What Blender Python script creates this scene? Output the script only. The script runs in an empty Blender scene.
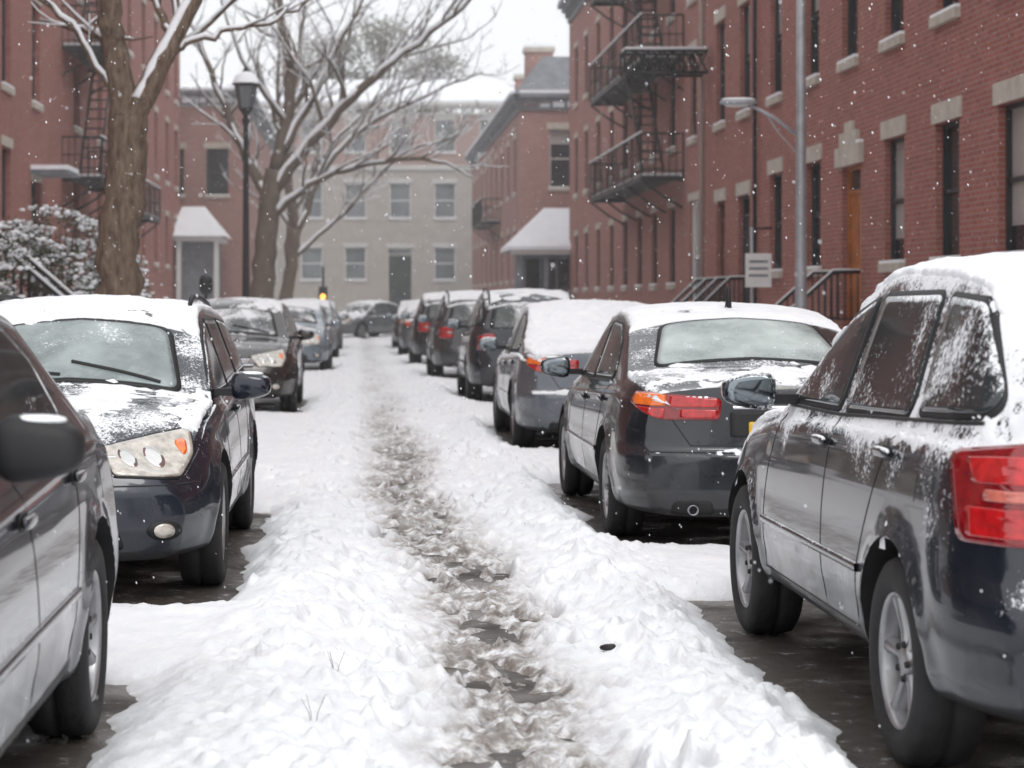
import bpy, bmesh, math, random
import numpy as np
from mathutils import Vector, Matrix
from mathutils.bvhtree import BVHTree
random.seed(7); RNG=np.random.default_rng(7)
scene=bpy.context.scene
COL=scene.collection

# ------------------------------------------------------------------ noise
def _hash(ix,iy,seed):
    h=(ix*374761393+iy*668265263+seed*974634777)&0xffffffff
    h=((h^(h>>13))*1274126177)&0xffffffff
    return h^(h>>16)
def pnoise(x,y,seed=0):
    x=np.asarray(x,float);y=np.asarray(y,float)
    xi=np.floor(x).astype(np.int64);yi=np.floor(y).astype(np.int64)
    fx=x-xi;fy=y-yi
    u=fx*fx*fx*(fx*(fx*6-15)+10);v=fy*fy*fy*(fy*(fy*6-15)+10)
    def g(dx,dy):
        a=_hash(xi+dx,yi+dy,seed)*(2*math.pi/4294967296.0)
        return np.cos(a)*(fx-dx)+np.sin(a)*(fy-dy)
    a=g(0,0)*(1-u)+g(1,0)*u
    b=g(0,1)*(1-u)+g(1,1)*u
    return (a*(1-v)+b*v)*1.4
def fbm(x,y,o=4,seed=0,gain=.5):
    s=0;a=1;t=0
    for i in range(o):
        s=s+a*pnoise(x*2**i+i*13.7,y*2**i-i*7.3,seed+i);t+=a;a*=gain
    return s/t
def sstep(a,b,x):
    t=np.clip((x-a)/(b-a),0,1);return t*t*(3-2*t)

# ------------------------------------------------------------------ mesh builder
class MB:
    def __init__(s): s.v=[];s.f=[];s.m=[];s.uv=[];s.mats=[];s.sm=[]
    def mi(s,mat):
        if mat not in s.mats: s.mats.append(mat)
        return s.mats.index(mat)
    def face(s,idx,mat,uv=None,smooth=False):
        s.f.append(tuple(idx));s.m.append(s.mi(mat));s.uv.append(uv);s.sm.append(smooth)
    def poly(s,pts,mat,uv=None,smooth=False):
        b=len(s.v);s.v.extend([tuple(p) for p in pts]);s.face(range(b,b+len(pts)),mat,uv,smooth)
    def obox(s,O,U,N,u0,u1,z0,z1,n0,n1,mat):
        O=Vector(O);U=Vector(U);N=Vector(N);Z=Vector((0,0,1))
        b=len(s.v)
        for n in (n0,n1):
            for z in (z0,z1):
                for u in (u0,u1): s.v.append(tuple(O+U*u+Z*z+N*n))
        for q in ((0,1,3,2),(4,6,7,5),(0,4,5,1),(2,3,7,6),(0,2,6,4),(1,5,7,3)):
            P=[Vector(s.v[b+i]) for i in q]
            uv=[((p-O).dot(U)+(p-O).dot(N),p.z) for p in P]
            s.face([b+i for i in q],mat,uv)
    def box(s,x0,x1,y0,y1,z0,z1,mat):
        s.obox((0,0,0),(1,0,0),(0,1,0),x0,x1,z0,z1,y0,y1,mat)
    def tube(s,path,rad,n,mat,cap=True,flat=1.0):
        P=[Vector(p) for p in path]
        if isinstance(rad,(int,float)): rad=[rad]*len(P)
        b=len(s.v);prev=None
        for i,p in enumerate(P):
            t=(P[min(i+1,len(P)-1)]-P[max(i-1,0)])
            if t.length<1e-9: t=Vector((0,0,1))
            t.normalize()
            if prev is None:
                a=Vector((0,0,1)) if abs(t.z)<.9 else Vector((1,0,0))
                x=t.cross(a).normalized()
            else:
                x=prev-t*prev.dot(t)
                if x.length<1e-6: x=t.orthogonal()
                x.normalize()
            prev=x;y=t.cross(x)
            for k in range(n):
                an=2*math.pi*k/n
                o=x*math.cos(an)*rad[i]+y*math.sin(an)*rad[i]
                s.v.append(tuple(p+o))
        for i in range(len(P)-1):
            for k in range(n):
                a=b+i*n+k;c=b+i*n+(k+1)%n
                s.face((a,c,c+n,a+n),mat,None,True)
        if cap:
            s.face([b+k for k in range(n)][::-1],mat);e=b+(len(P)-1)*n
            s.face([e+k for k in range(n)],mat)
    def lathe(s,prof,c,n,mat,axis='x',sgn=1,smooth=True):
        c=Vector(c);b=len(s.v)
        for r,h in prof:
            for k in range(n):
                a=2*math.pi*k/n
                if axis=='x': o=Vector((h*sgn,r*math.cos(a),r*math.sin(a)))
                elif axis=='y': o=Vector((r*math.cos(a),h*sgn,r*math.sin(a)))
                else: o=Vector((r*math.cos(a),r*math.sin(a),h))
                s.v.append(tuple(c+o))
        for i in range(len(prof)-1):
            for k in range(n):
                a=b+i*n+k;d=b+i*n+(k+1)%n
                s.face((a,d,d+n,a+n),mat,None,smooth)
    def sell(s,c,r,e,mat,n=16,m=10,rot=None,fn=None):
        c=Vector(c);b=len(s.v)
        def pw(v,e): return math.copysign(abs(v)**e,v)
        for i in range(m+1):
            ph=-math.pi/2+math.pi*i/m
            for k in range(n):
                th=2*math.pi*k/n
                p=Vector((r[0]*pw(math.cos(ph),e)*pw(math.cos(th),e),r[1]*pw(math.cos(ph),e)*pw(math.sin(th),e),r[2]*pw(math.sin(ph),e)))
                if fn: p=fn(p)
                if rot: p=rot@p
                s.v.append(tuple(c+p))
        for i in range(m):
            for k in range(n):
                a=b+i*n+k;d=b+i*n+(k+1)%n
                s.face((a,d,d+n,a+n),mat,None,True)
    def obj(s,name,parent=None,loc=None,recalc=False):
        me=bpy.data.meshes.new(name);me.from_pydata(s.v,[],s.f)
        for m in s.mats: me.materials.append(m)
        me.polygons.foreach_set('material_index',s.m)
        me.polygons.foreach_set('use_smooth',s.sm)
        if any(u is not None for u in s.uv):
            l=me.uv_layers.new(name='UVMap');arr=[]
            for f,u in zip(s.f,s.uv):
                if u is None: arr.extend([0.0]*(2*len(f)))
                else:
                    for q in u: arr.extend((q[0],q[1]))
            l.data.foreach_set('uv',arr)
        me.update()
        o=bpy.data.objects.new(name,me);COL.objects.link(o)
        if parent: o.parent=parent
        if loc: o.location=loc
        return o
def empty(name,loc=(0,0,0),rz=0):
    e=bpy.data.objects.new(name,None);e.location=loc;e.rotation_euler=(0,0,rz);COL.objects.link(e);return e

# ------------------------------------------------------------------ materials
class NT:
    def __init__(s,name):
        s.mat=bpy.data.materials.new(name);s.mat.use_nodes=True;s.nt=s.mat.node_tree;s.nt.nodes.clear()
        s.out=s.n('ShaderNodeOutputMaterial')
    def n(s,t,**kw):
        nd=s.nt.nodes.new(t)
        for k,v in kw.items(): setattr(nd,k,v)
        return nd
    def l(s,a,b): s.nt.links.new(a,b)
    def set(s,inp,v):
        if isinstance(v,bpy.types.NodeSocket): s.l(v,inp)
        else: inp.default_value=v
    def math(s,op,a,b=0,clamp=False,c=None):
        m=s.n('ShaderNodeMath',operation=op,use_clamp=clamp);s.set(m.inputs[0],a);s.set(m.inputs[1],b)
        if c is not None: s.set(m.inputs[2],c)
        return m.outputs[0]
    def noise(s,vec,scale,detail=4,rough=.55):
        m=s.n('ShaderNodeTexNoise');s.l(vec,m.inputs['Vector']);m.inputs['Scale'].default_value=scale
        m.inputs['Detail'].default_value=min(detail,4);m.inputs['Roughness'].default_value=rough
        return m.outputs['Fac']
    def mix(s,f,a,b):
        m=s.n('ShaderNodeMix',data_type='RGBA');s.set(m.inputs[0],f);s.set(m.inputs[6],a);s.set(m.inputs[7],b)
        return m.outputs[2]
    def ramp(s,f,lo,hi):
        m=s.n('ShaderNodeMapRange');s.set(m.inputs[0],f);m.inputs[1].default_value=lo;m.inputs[2].default_value=hi
        return m.outputs[0]
    def bsdf(s,col=(.5,.5,.5,1),rough=.5,metal=0,spec=.5,coat=0,bump=None,bs=.3,bd=.01):
        b=s.n('ShaderNodeBsdfPrincipled');s.set(b.inputs['Base Color'],col);s.set(b.inputs['Roughness'],rough)
        s.set(b.inputs['Metallic'],metal);s.set(b.inputs['Specular IOR Level'],spec);s.set(b.inputs['Coat Weight'],coat)
        b.inputs['Coat Roughness'].default_value=.04
        if bump is not None:
            m=s.n('ShaderNodeBump');m.inputs['Strength'].default_value=bs;m.inputs['Distance'].default_value=bd
            s.l(bump,m.inputs['Height']);s.l(m.outputs[0],b.inputs['Normal'])
        return b.outputs[0]
    def done(s,sh): s.l(sh,s.out.inputs[0]);return s.mat
    def obj(s): return s.n('ShaderNodeTexCoord').outputs['Object']
    def pos(s): return s.n('ShaderNodeNewGeometry').outputs['Position']
def C(r,g,b): return (r,g,b,1)
def simple(name,col,rough=.5,metal=0,coat=0,spec=.5,var=.15,vs=8,bump=0):
    t=NT(name);o=t.obj();n=t.noise(o,vs,3)
    c=t.mix(t.ramp(n,.3,.7),C(*[k*(1-var) for k in col]),C(*[min(1,k*(1+var)) for k in col]))
    return t.done(t.bsdf(c,rough,metal,spec,coat,bump=t.noise(o,vs*6,2) if bump else None,bs=bump))
SNOWC=C(.86,.88,.91)
def snow_mat(name,bscale=40,bd=.01,dirty=False):
    t=NT(name);p=t.pos();n=t.noise(p,bscale,4,.7);n2=t.noise(p,bscale*.2,2)
    h=t.math('ADD',n,t.math('MULTIPLY',n2,1.5))
    col=t.mix(t.ramp(n2,.35,.7),C(.83,.855,.89),C(.91,.92,.93))
    rough=.65
    if dirty:
        a=t.n('ShaderNodeAttribute',attribute_name='dirt').outputs['Fac']
        nn=t.noise(p,11,4,.7)
        f=t.math('MULTIPLY',a,t.ramp(nn,.30,.60),True)
        col=t.mix(f,col,C(.37,.34,.315))
        f2=t.math('MULTIPLY',t.math('SUBTRACT',a,.60),t.ramp(nn,.4,.6),True)
        f2=t.math('MULTIPLY',f2,2.0,True)
        col=t.mix(f2,col,C(.165,.14,.12))
        rough=t.math('SUBTRACT',.65,t.math('MULTIPLY',f,.35))
    return t.done(t.bsdf(col,rough,0,.3,bump=h,bs=.5,bd=bd))
M_SNOW=snow_mat('snow',45,.008)
M_SNOWG=snow_mat('snow_ground',35,.014,True)
M_SNOWF=simple('snow_far',(.86,.88,.91),.7,var=.04,vs=3,spec=.3)

def speck(t,amount,scale=42,zw=.35,belt=0):
    o=t.obj();nz=t.n('ShaderNodeSeparateXYZ');g=t.n('ShaderNodeNewGeometry');t.l(g.outputs['Normal'],nz.inputs[0])
    n1=t.noise(o,3.2,3);n2=t.noise(o,scale,4,.8)
    s=t.math('ADD',t.math('MULTIPLY',n2,.6),t.math('MULTIPLY',n1,.55))
    s=t.math('ADD',s,t.math('MULTIPLY',t.math('MAXIMUM',nz.outputs[2],0),zw))
    if belt:
        sx=t.n('ShaderNodeSeparateXYZ');t.l(o,sx.inputs[0])
        s=t.math('ADD',s,t.math('MULTIPLY',t.ramp(sx.outputs[2],.80,1.08),belt))
    return t.math('MULTIPLY',t.math('SUBTRACT',s,.80-amount*.25),14,True)
def paint(name,col,amount=.2,metal=.25,belt=0,zw=.2):
    t=NT(name);o=t.obj();sx=t.n('ShaderNodeSeparateXYZ');t.l(o,sx.inputs[0])
    gr=t.math('MULTIPLY',t.ramp(sx.outputs[2],.62,.2),t.ramp(t.noise(o,5,4),.3,.75),True)
    c=t.mix(t.math('MULTIPLY',gr,.35),C(*col),C(.13,.125,.12))
    film=t.math('MULTIPLY',t.ramp(t.noise(o,2.2,4,.6),.45,.8),.05)
    c=t.mix(film,c,C(.4,.42,.44))
    r=t.math('ADD',.25,t.math('MULTIPLY',gr,.4))
    b=t.bsdf(c,r,metal,.4,t.math('SUBTRACT',.85,t.math('MULTIPLY',gr,.75)))
    s=t.bsdf(SNOWC,.7,0,.3)
    m=t.n('ShaderNodeMixShader');t.l(speck(t,amount,60,zw,belt),m.inputs[0]);t.l(b,m.inputs[1]);t.l(s,m.inputs[2])
    return t.done(m.outputs[0])
def glassm(name,frost_view=0.0,amount=.2,base=(.018,.022,.024),zw=.25,fc=(.42,.47,.47)):
    t=NT(name);o=t.obj();n=t.noise(o,2.5,4,.6)
    f=t.math('MULTIPLY',t.ramp(n,.25,.7),frost_view,True)
    c=t.mix(f,C(*base),C(*fc))
    r=t.math('ADD',.04,t.math('MULTIPLY',f,.5))
    b=t.bsdf(c,r,0,.6,0)
    s=t.bsdf(SNOWC,.7,0,.3)
    m=t.n('ShaderNodeMixShader');t.l(speck(t,amount,55,zw),m.inputs[0]);t.l(b,m.inputs[1]);t.l(s,m.inputs[2])
    return t.done(m.outputs[0])
M_TYRE=simple('tyre_rubber',(.020,.020,.021),.8,0,var=.3,vs=12,bump=.3)
M_DARK=simple('black_plastic',(.013,.013,.014),.6)
M_RIM=simple('alloy',(.38,.38,.39),.38,.8,var=.2)
M_CHROME=simple('chrome',(.7,.7,.72),.15,1)
M_RED=simple('red_lens',(.46,.010,.012),.12,coat=1,var=.3,vs=30)
M_RED2=simple('deep_red_lens',(.22,.004,.008),.12,coat=1,var=.3,vs=30)
M_ORANGE=simple('amber_lens',(.85,.17,.02),.12,coat=1,var=.2,vs=30)
M_PALER=simple('pale_red_lens',(.60,.16,.12),.12,coat=1,var=.2,vs=30)
M_WHITEL=simple('clear_lens',(.55,.51,.45),.12,.2,coat=1,var=.35,vs=18)
M_BULB=simple('reflector',(.75,.74,.72),.1,.9)
M_PLY=simple('plate_yellow',(.80,.50,.04),.5)
M_PLW=simple('plate_white',(.7,.7,.72),.5)
M_MIRR=simple('mirror_glass',(.25,.28,.3),.06,1,var=.05)
M_IRON=simple('black_iron',(.02,.02,.022),.5)
M_STEEL=simple('galvanised_steel',(.35,.36,.38),.5,.4)

# ------------------------------------------------------------------ cars
def sinterp(keys,q,k=.06):
    xs=np.array([a for a,_ in keys]);ys=np.array([b for _,b in keys])
    w=[1,2,3,4,3,2,1];o=[-1.5,-1,-.5,0,.5,1,1.5]
    return sum(wi*np.interp(q+oi*k,xs,ys) for wi,oi in zip(w,o))/16
SP={}
SP['sedan']=dict(yf=2.32,yr=-2.38,W=.90,z0=.22,rw=.32,af=1.37,ar=-1.35,tum=.34,
 top=[(-2.38,.99),(-2.3,1.03),(-2.15,1.065),(-1.72,1.09),(-1.0,1.40),(-.6,1.455),(-.1,1.475),(.3,1.44),(.42,1.40),(1.12,.98),(1.7,.92),(2.08,.82),(2.25,.72),(2.32,.66)],
 belt=[(-2.38,.90),(-1.6,.955),(0,.90),(1.2,.86),(1.9,.74),(2.32,.6)],
 pF=[(.2,.06),(.38,0),(.55,0),(.66,.05),(.9,.2)],pR=[(.2,.07),(.36,0),(.58,0),(.62,.05),(.98,.09),(1.1,.13)],
 win=[[(.90,.97),(.36,1.27),(-.02,1.34),(-.02,.975)],[(-.10,.98),(-.10,1.345),(-.60,1.33),(-.92,1.22),(-1.14,1.04),(-1.08,1.0)]],
 ws=[(.97,.60),(.52,.49)],rw_g=[(-1.60,.60),(-1.06,.48)],hatch=False)
SP['suv']=dict(yf=2.2,yr=-2.2,W=.90,z0=.27,rw=.335,af=1.31,ar=-1.31,tum=.33,
 top=[(-2.2,1.42),(-2.1,1.52),(-1.9,1.59),(-1.2,1.645),(-.5,1.665),(-.2,1.64),(.0,1.59),(.95,1.08),(1.5,1.02),(1.9,.93),(2.1,.82),(2.2,.72)],
 belt=[(-2.2,1.07),(-1.5,1.075),(0,1.04),(.8,1.0),(1.5,.9),(2.2,.66)],
 pF=[(.2,.06),(.4,0),(.6,0),(.75,.06),(1.,.2)],pR=[(.2,.08),(.36,0),(.62,0),(.68,.05),(1.0,.08),(1.1,.11),(1.6,.36)],
 win=[[(.66,1.09),(.05,1.42),(-.27,1.50),(-.25,1.10)],[(-.35,1.10),(-.37,1.51),(-1.12,1.515),(-1.22,1.14),(-1.19,1.12)],[(-1.32,1.14),(-1.23,1.51),(-1.62,1.49),(-1.88,1.22),(-1.86,1.16)]],
 ws=[(.85,.62),(.12,.50)],rw_g=None,hatch=True)
SP['wagon']=dict(yf=2.2,yr=-2.3,W=.89,z0=.22,rw=.325,af=1.33,ar=-1.33,tum=.34,
 top=[(-2.3,1.26),(-2.18,1.36),(-1.9,1.44),(-1,1.5),(-.3,1.52),(.05,1.50),(.28,1.44),(1.02,1.0),(1.6,.94),(1.95,.86),(2.12,.76),(2.2,.68)],
 belt=[(-2.3,.98),(-1.5,.98),(0,.94),(.9,.9),(1.7,.80),(2.2,.6)],
 pF=[(.2,.07),(.38,0),(.55,0),(.68,.06),(.9,.2)],pR=[(.2,.08),(.36,0),(.62,0),(.68,.05),(1.0,.08),(1.1,.11),(1.5,.36)],
 win=[[(.86,.99),(.30,1.28),(-.02,1.37),(-.02,1.0)],[(-.10,1.0),(-.10,1.375),(-.80,1.37),(-.90,1.03)],[(-1.0,1.03),(-.93,1.37),(-1.5,1.34),(-1.85,1.12),(-1.8,1.05)]],
 ws=[(.90,.60),(.38,.49)],rw_g=None,hatch=True)

def car_shell(sp,ns,ch):
    yf,yr,W,z0=sp['yf'],sp['yr'],sp['W'],sp['z0']
    t=np.linspace(0,1,ns);t=.5-.5*np.cos(t*math.pi)*(.35)-.5*(1-2*t)*.65
    y=yr+(yf-yr)*t
    top=lambda q:sinterp(sp['top'],q,.045)
    zt=top(y);zs=np.minimum(top(y+.09),top(y-.09));zh=np.minimum(top(y+.025),top(y-.025))
    ze=zs-.045
    zb=np.minimum(sinterp(sp['belt'],y,.1),ze-.045)
    dF=np.clip((yf-y)/.42,0,1);dR=np.clip((y-yr)/.4,0,1)
    wf=(1-.15*(1-dF)**2.2)*(1-.15*(1-dR)**2.2)
    wf*=1-.03*sstep(.6,2.2,y)
    w=W*wf
    xs=.915*w-sp['tum']*(ze-.04-zb)
    z=np.zeros_like(y)
    P=[(z,z+z0),(.80*w,z+z0),(.93*w,z+z0+.02),(.968*w,z+z0+.09),(.978*w,z+z0+.16),(1.0*w,z+z0+.24),(1.0*w,z0+.55*(zb-z0)),(.985*w,z0+.75*(zb-z0)),(.978*w,z0+.80*(zb-z0)),(.955*w,zb-.03),(.925*w,zb+.0),
       (.912*w,zb+.02),(xs,ze-.045),(xs-.025,ze-.01),(xs-.10,ze+.012),(xs*.5,zh-.01),(z,zt)]
    A=np.stack([np.stack(p,-1) for p in P],1)
    for _ in range(ch):
        a=A[:,:-1];b=A[:,1:]
        Q=.75*a+.25*b;R=.25*a+.75*b
        n=np.empty((A.shape[0],2*(A.shape[1]-1)+2,2));n[:,0]=A[:,0];n[:,-1]=A[:,-1]
        n[:,1:-1:2]=Q;n[:,2:-1:2]=R;A=n
    ring=np.concatenate([A,np.stack([-A[:,-2:0:-1,0],A[:,-2:0:-1,1]],-1)],1);R=ring.shape[1]
    def dev(x,yy,zz):
        bF=sstep(yf-.85,yf,yy);bR=1-sstep(yr,yr+.85,yy)
        pF=np.interp(zz,[a for a,_ in sp['pF']],[b for _,b in sp['pF']]);pR=np.interp(zz,[a for a,_ in sp['pR']],[b for _,b in sp['pR']])
        q=(np.abs(x)/W)**2.4
        return yy-bF*(pF+.22*q)+bR*(pR+.13*q)
    V=[];F=[]
    X=ring[:,:,0];Z=ring[:,:,1];Y=dev(X,np.repeat(y[:,None],R,1),Z)
    pts=np.stack([X,Y,Z],-1)
    for ya in (sp['af'],sp['ar']):
        d=np.hypot(pts[...,1]-ya,pts[...,2]-sp['rw'])
        m=(np.abs(pts[...,0])>.6*W)&(pts[...,2]<sp['rw']*2+.3)
        pts[...,0]+=np.where(m,np.sign(pts[...,0])*.020*np.exp(-((d-sp['rw']-.05)/.055)**2),0)
    V=pts.reshape(-1,3).tolist()
    for i in range(ns-1):
        for k in range(R):
            k2=(k+1)%R
            F.append((i*R+k,i*R+k2,(i+1)*R+k2,(i+1)*R+k))
    for end,i in ((-1,0),(1,ns-1)):
        prev=[i*R+k for k in range(R)];zc=(Z[i].min()+Z[i].max())/2;nr=16 if ch>1 else 8
        for r in range(1,nr):
            s=1-r/nr
            x=X[i]*s;zz=zc+(Z[i]-zc)*s
            yy=dev(x,np.full(R,y[i]),zz)+end*0.012*min(1,r/2)
            b=len(V);V.extend(np.stack([x,yy,zz],-1).tolist());cur=list(range(b,b+R))
            for k in range(R):
                k2=(k+1)%R;F.append((prev[k],prev[k2],cur[k2],cur[k]))
            prev=cur
        b=len(V);V.append([0,float(dev(np.array([0.]),np.array([y[i]]),np.array([zc]))[0])+end*.012,zc])
        for k in range(R): F.append((prev[k],prev[(k+1)%R],b))
    bm=bmesh.new();vs=[bm.verts.new(v) for v in V]
    for f in F: bm.faces.new([vs[q] for q in f])
    bmesh.ops.remove_doubles(bm,verts=bm.verts,dist=.0004)
    bmesh.ops.recalc_face_normals(bm,faces=bm.faces)
    bm.normal_update()
    return bm

def rounded(poly,r,step=.04):
    n=len(poly);out=[]
    for i in range(n):
        p=Vector(poly[i]);a=Vector(poly[i-1]);b=Vector(poly[(i+1)%n])
        la=(a-p).length;lb=(b-p).length
        ra=min(r,.42*la);rb=min(r,.42*lb)
        A=p+(a-p)*(ra/la);B=p+(b-p)*(rb/lb)
        for k in range(5):
            t=k/4;out.append(A*(1-t)**2+p*2*t*(1-t)+B*t*t)
    res=[]
    for i in range(len(out)):
        a=out[i];b=out[(i+1)%len(out)];m=max(1,int((b-a).length/step))
        for k in range(m): res.append(a+(b-a)*(k/m))
    return res
class Proj:
    def __init__(s,bm): s.b=BVHTree.FromBMesh(bm)
    def hit(s,p,d):
        h=s.b.ray_cast(p-d*3,d)
        if h[0] is None or (h[0]-p).length>1.6:
            h=s.b.find_nearest(p)
        n=h[1]
        if n.dot(d)>0: n=-n
        return h[0],n
    def panel(s,mb,poly,d,off,mat,r=.04,skirt=.012,step=.04):
        d=Vector(d).normalized();P=rounded(poly,r,step)
        c=sum(P,Vector())/len(P);R=max((p-c).length for p in P);nr=max(2,int(R/step))
        base=len(mb.v);n=len(P)
        rings=[1.0]+[1-k/nr for k in range(0,nr)]
        for i,sc in enumerate(rings):
            for p in P:
                h,nn=s.hit(c+(p-c)*sc,d)
                o=off if i>0 else off-skirt
                mb.v.append(tuple(h+nn*o))
        h,nn=s.hit(c,d);mb.v.append(tuple(h+nn*off));ce=len(mb.v)-1
        for i in range(len(rings)-1):
            for k in range(n):
                k2=(k+1)%n
                mb.face((base+i*n+k,base+i*n+k2,base+(i+1)*n+k2,base+(i+1)*n+k),mat,None,i>0)
        l=base+(len(rings)-1)*n
        for k in range(n): mb.face((l+k,l+(k+1)%n,ce),mat,None,True)
    def strip(s,mb,pts,d,w,off,mat,step=.05,thick=0):
        d=Vector(d).normalized();P=[Vector(p) for p in pts];Q=[]
        for a,b in zip(P[:-1],P[1:]):
            m=max(1,int((b-a).length/step))
            for k in range(m): Q.append(a+(b-a)*(k/m))
        Q.append(P[-1]);H=[s.hit(q,d) for q in Q];b=len(mb.v)
        for i,(h,n) in enumerate(H):
            t=(H[min(i+1,len(H)-1)][0]-H[max(i-1,0)][0]).normalized();sd=t.cross(n).normalized()
            for (a,o) in ((-1,-.004),(-.8,off),(.8,off),(1,-.004)): mb.v.append(tuple(h+sd*(a*w/2)+n*o))
        for i in range(len(H)-1):
            for k in range(3): mb.face((b+i*4+k,b+i*4+k+1,b+i*4+4+k+1,b+i*4+4+k),mat,None,True)

def wheel(mb,smb,c,rw,sd,nsp,rimmat,hi=True,phase=0.):
    n=48 if hi else 20
    R=rw
    mb.lathe([(.64*R,.085),(.68*R,.105),(.78*R,.115),(.90*R,.112),(.965*R,.100),(.99*R,.085),(R,.05),(R,.012),(R-.008,.008),(R-.008,-.008),(R,-.012),(R,-.05),(.98*R,-.09),(.9*R,-.11),(.64*R,-.09)],c,n,M_TYRE,'x',sd)
    mb.lathe([(.665*R,.090),(.655*R,.100),(.635*R,.098),(.615*R,.080),(.60*R,.03),(.59*R,-.06)],c,n,rimmat,'x',sd)
    mb.lathe([(.61*R,-.02),(.30*R,-.02),(.001,-.02)],c,n,M_DARK,'x',sd)
    mb.lathe([(.40*R,.0),(.40*R,.008),(.001,.008)],c,n,M_STEEL,'x',sd)
    mb.lathe([(.17*R,.02),(.165*R,.070),(.12*R,.080),(.001,.082)],c,24,rimmat,'x',sd)
    c=Vector(c)
    for k in range(nsp):
        a=phase+2*math.pi*k/nsp;u=Vector((0,math.cos(a),math.sin(a)));v=Vector((0,-math.sin(a),math.cos(a)));x=Vector((sd,0,0))
        b=len(mb.v);st=[(.12*R,.072*R,.074,.02),(.3*R,.058*R,.070,.02),(.5*R,.062*R,.078,.03),(.64*R,.10*R,.086,.035)]
        for r,w,h,lo in st:
            for (q,hh) in ((-1,lo),(-.8,h-.010),(-.4,h),(.4,h),(.8,h-.010),(1,lo)):
                mb.v.append(tuple(c+u*r+v*(q*w)+x*hh))
        for i in range(len(st)-1):
            for j in range(5): mb.face((b+i*6+j,b+i*6+j+1,b+i*6+7+j,b+i*6+6+j),rimmat,None,True)
    if hi:
        for k in range(5):
            a=phase+2*math.pi*(k+.5)/5
            mb.lathe([(.012,.075),(.010,.086),(.001,.087)],c+Vector((0,.105*R/.33*math.cos(a)*.55,.105*R/.33*math.sin(a)*.55)),8,M_DARK,'x',sd)

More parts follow.
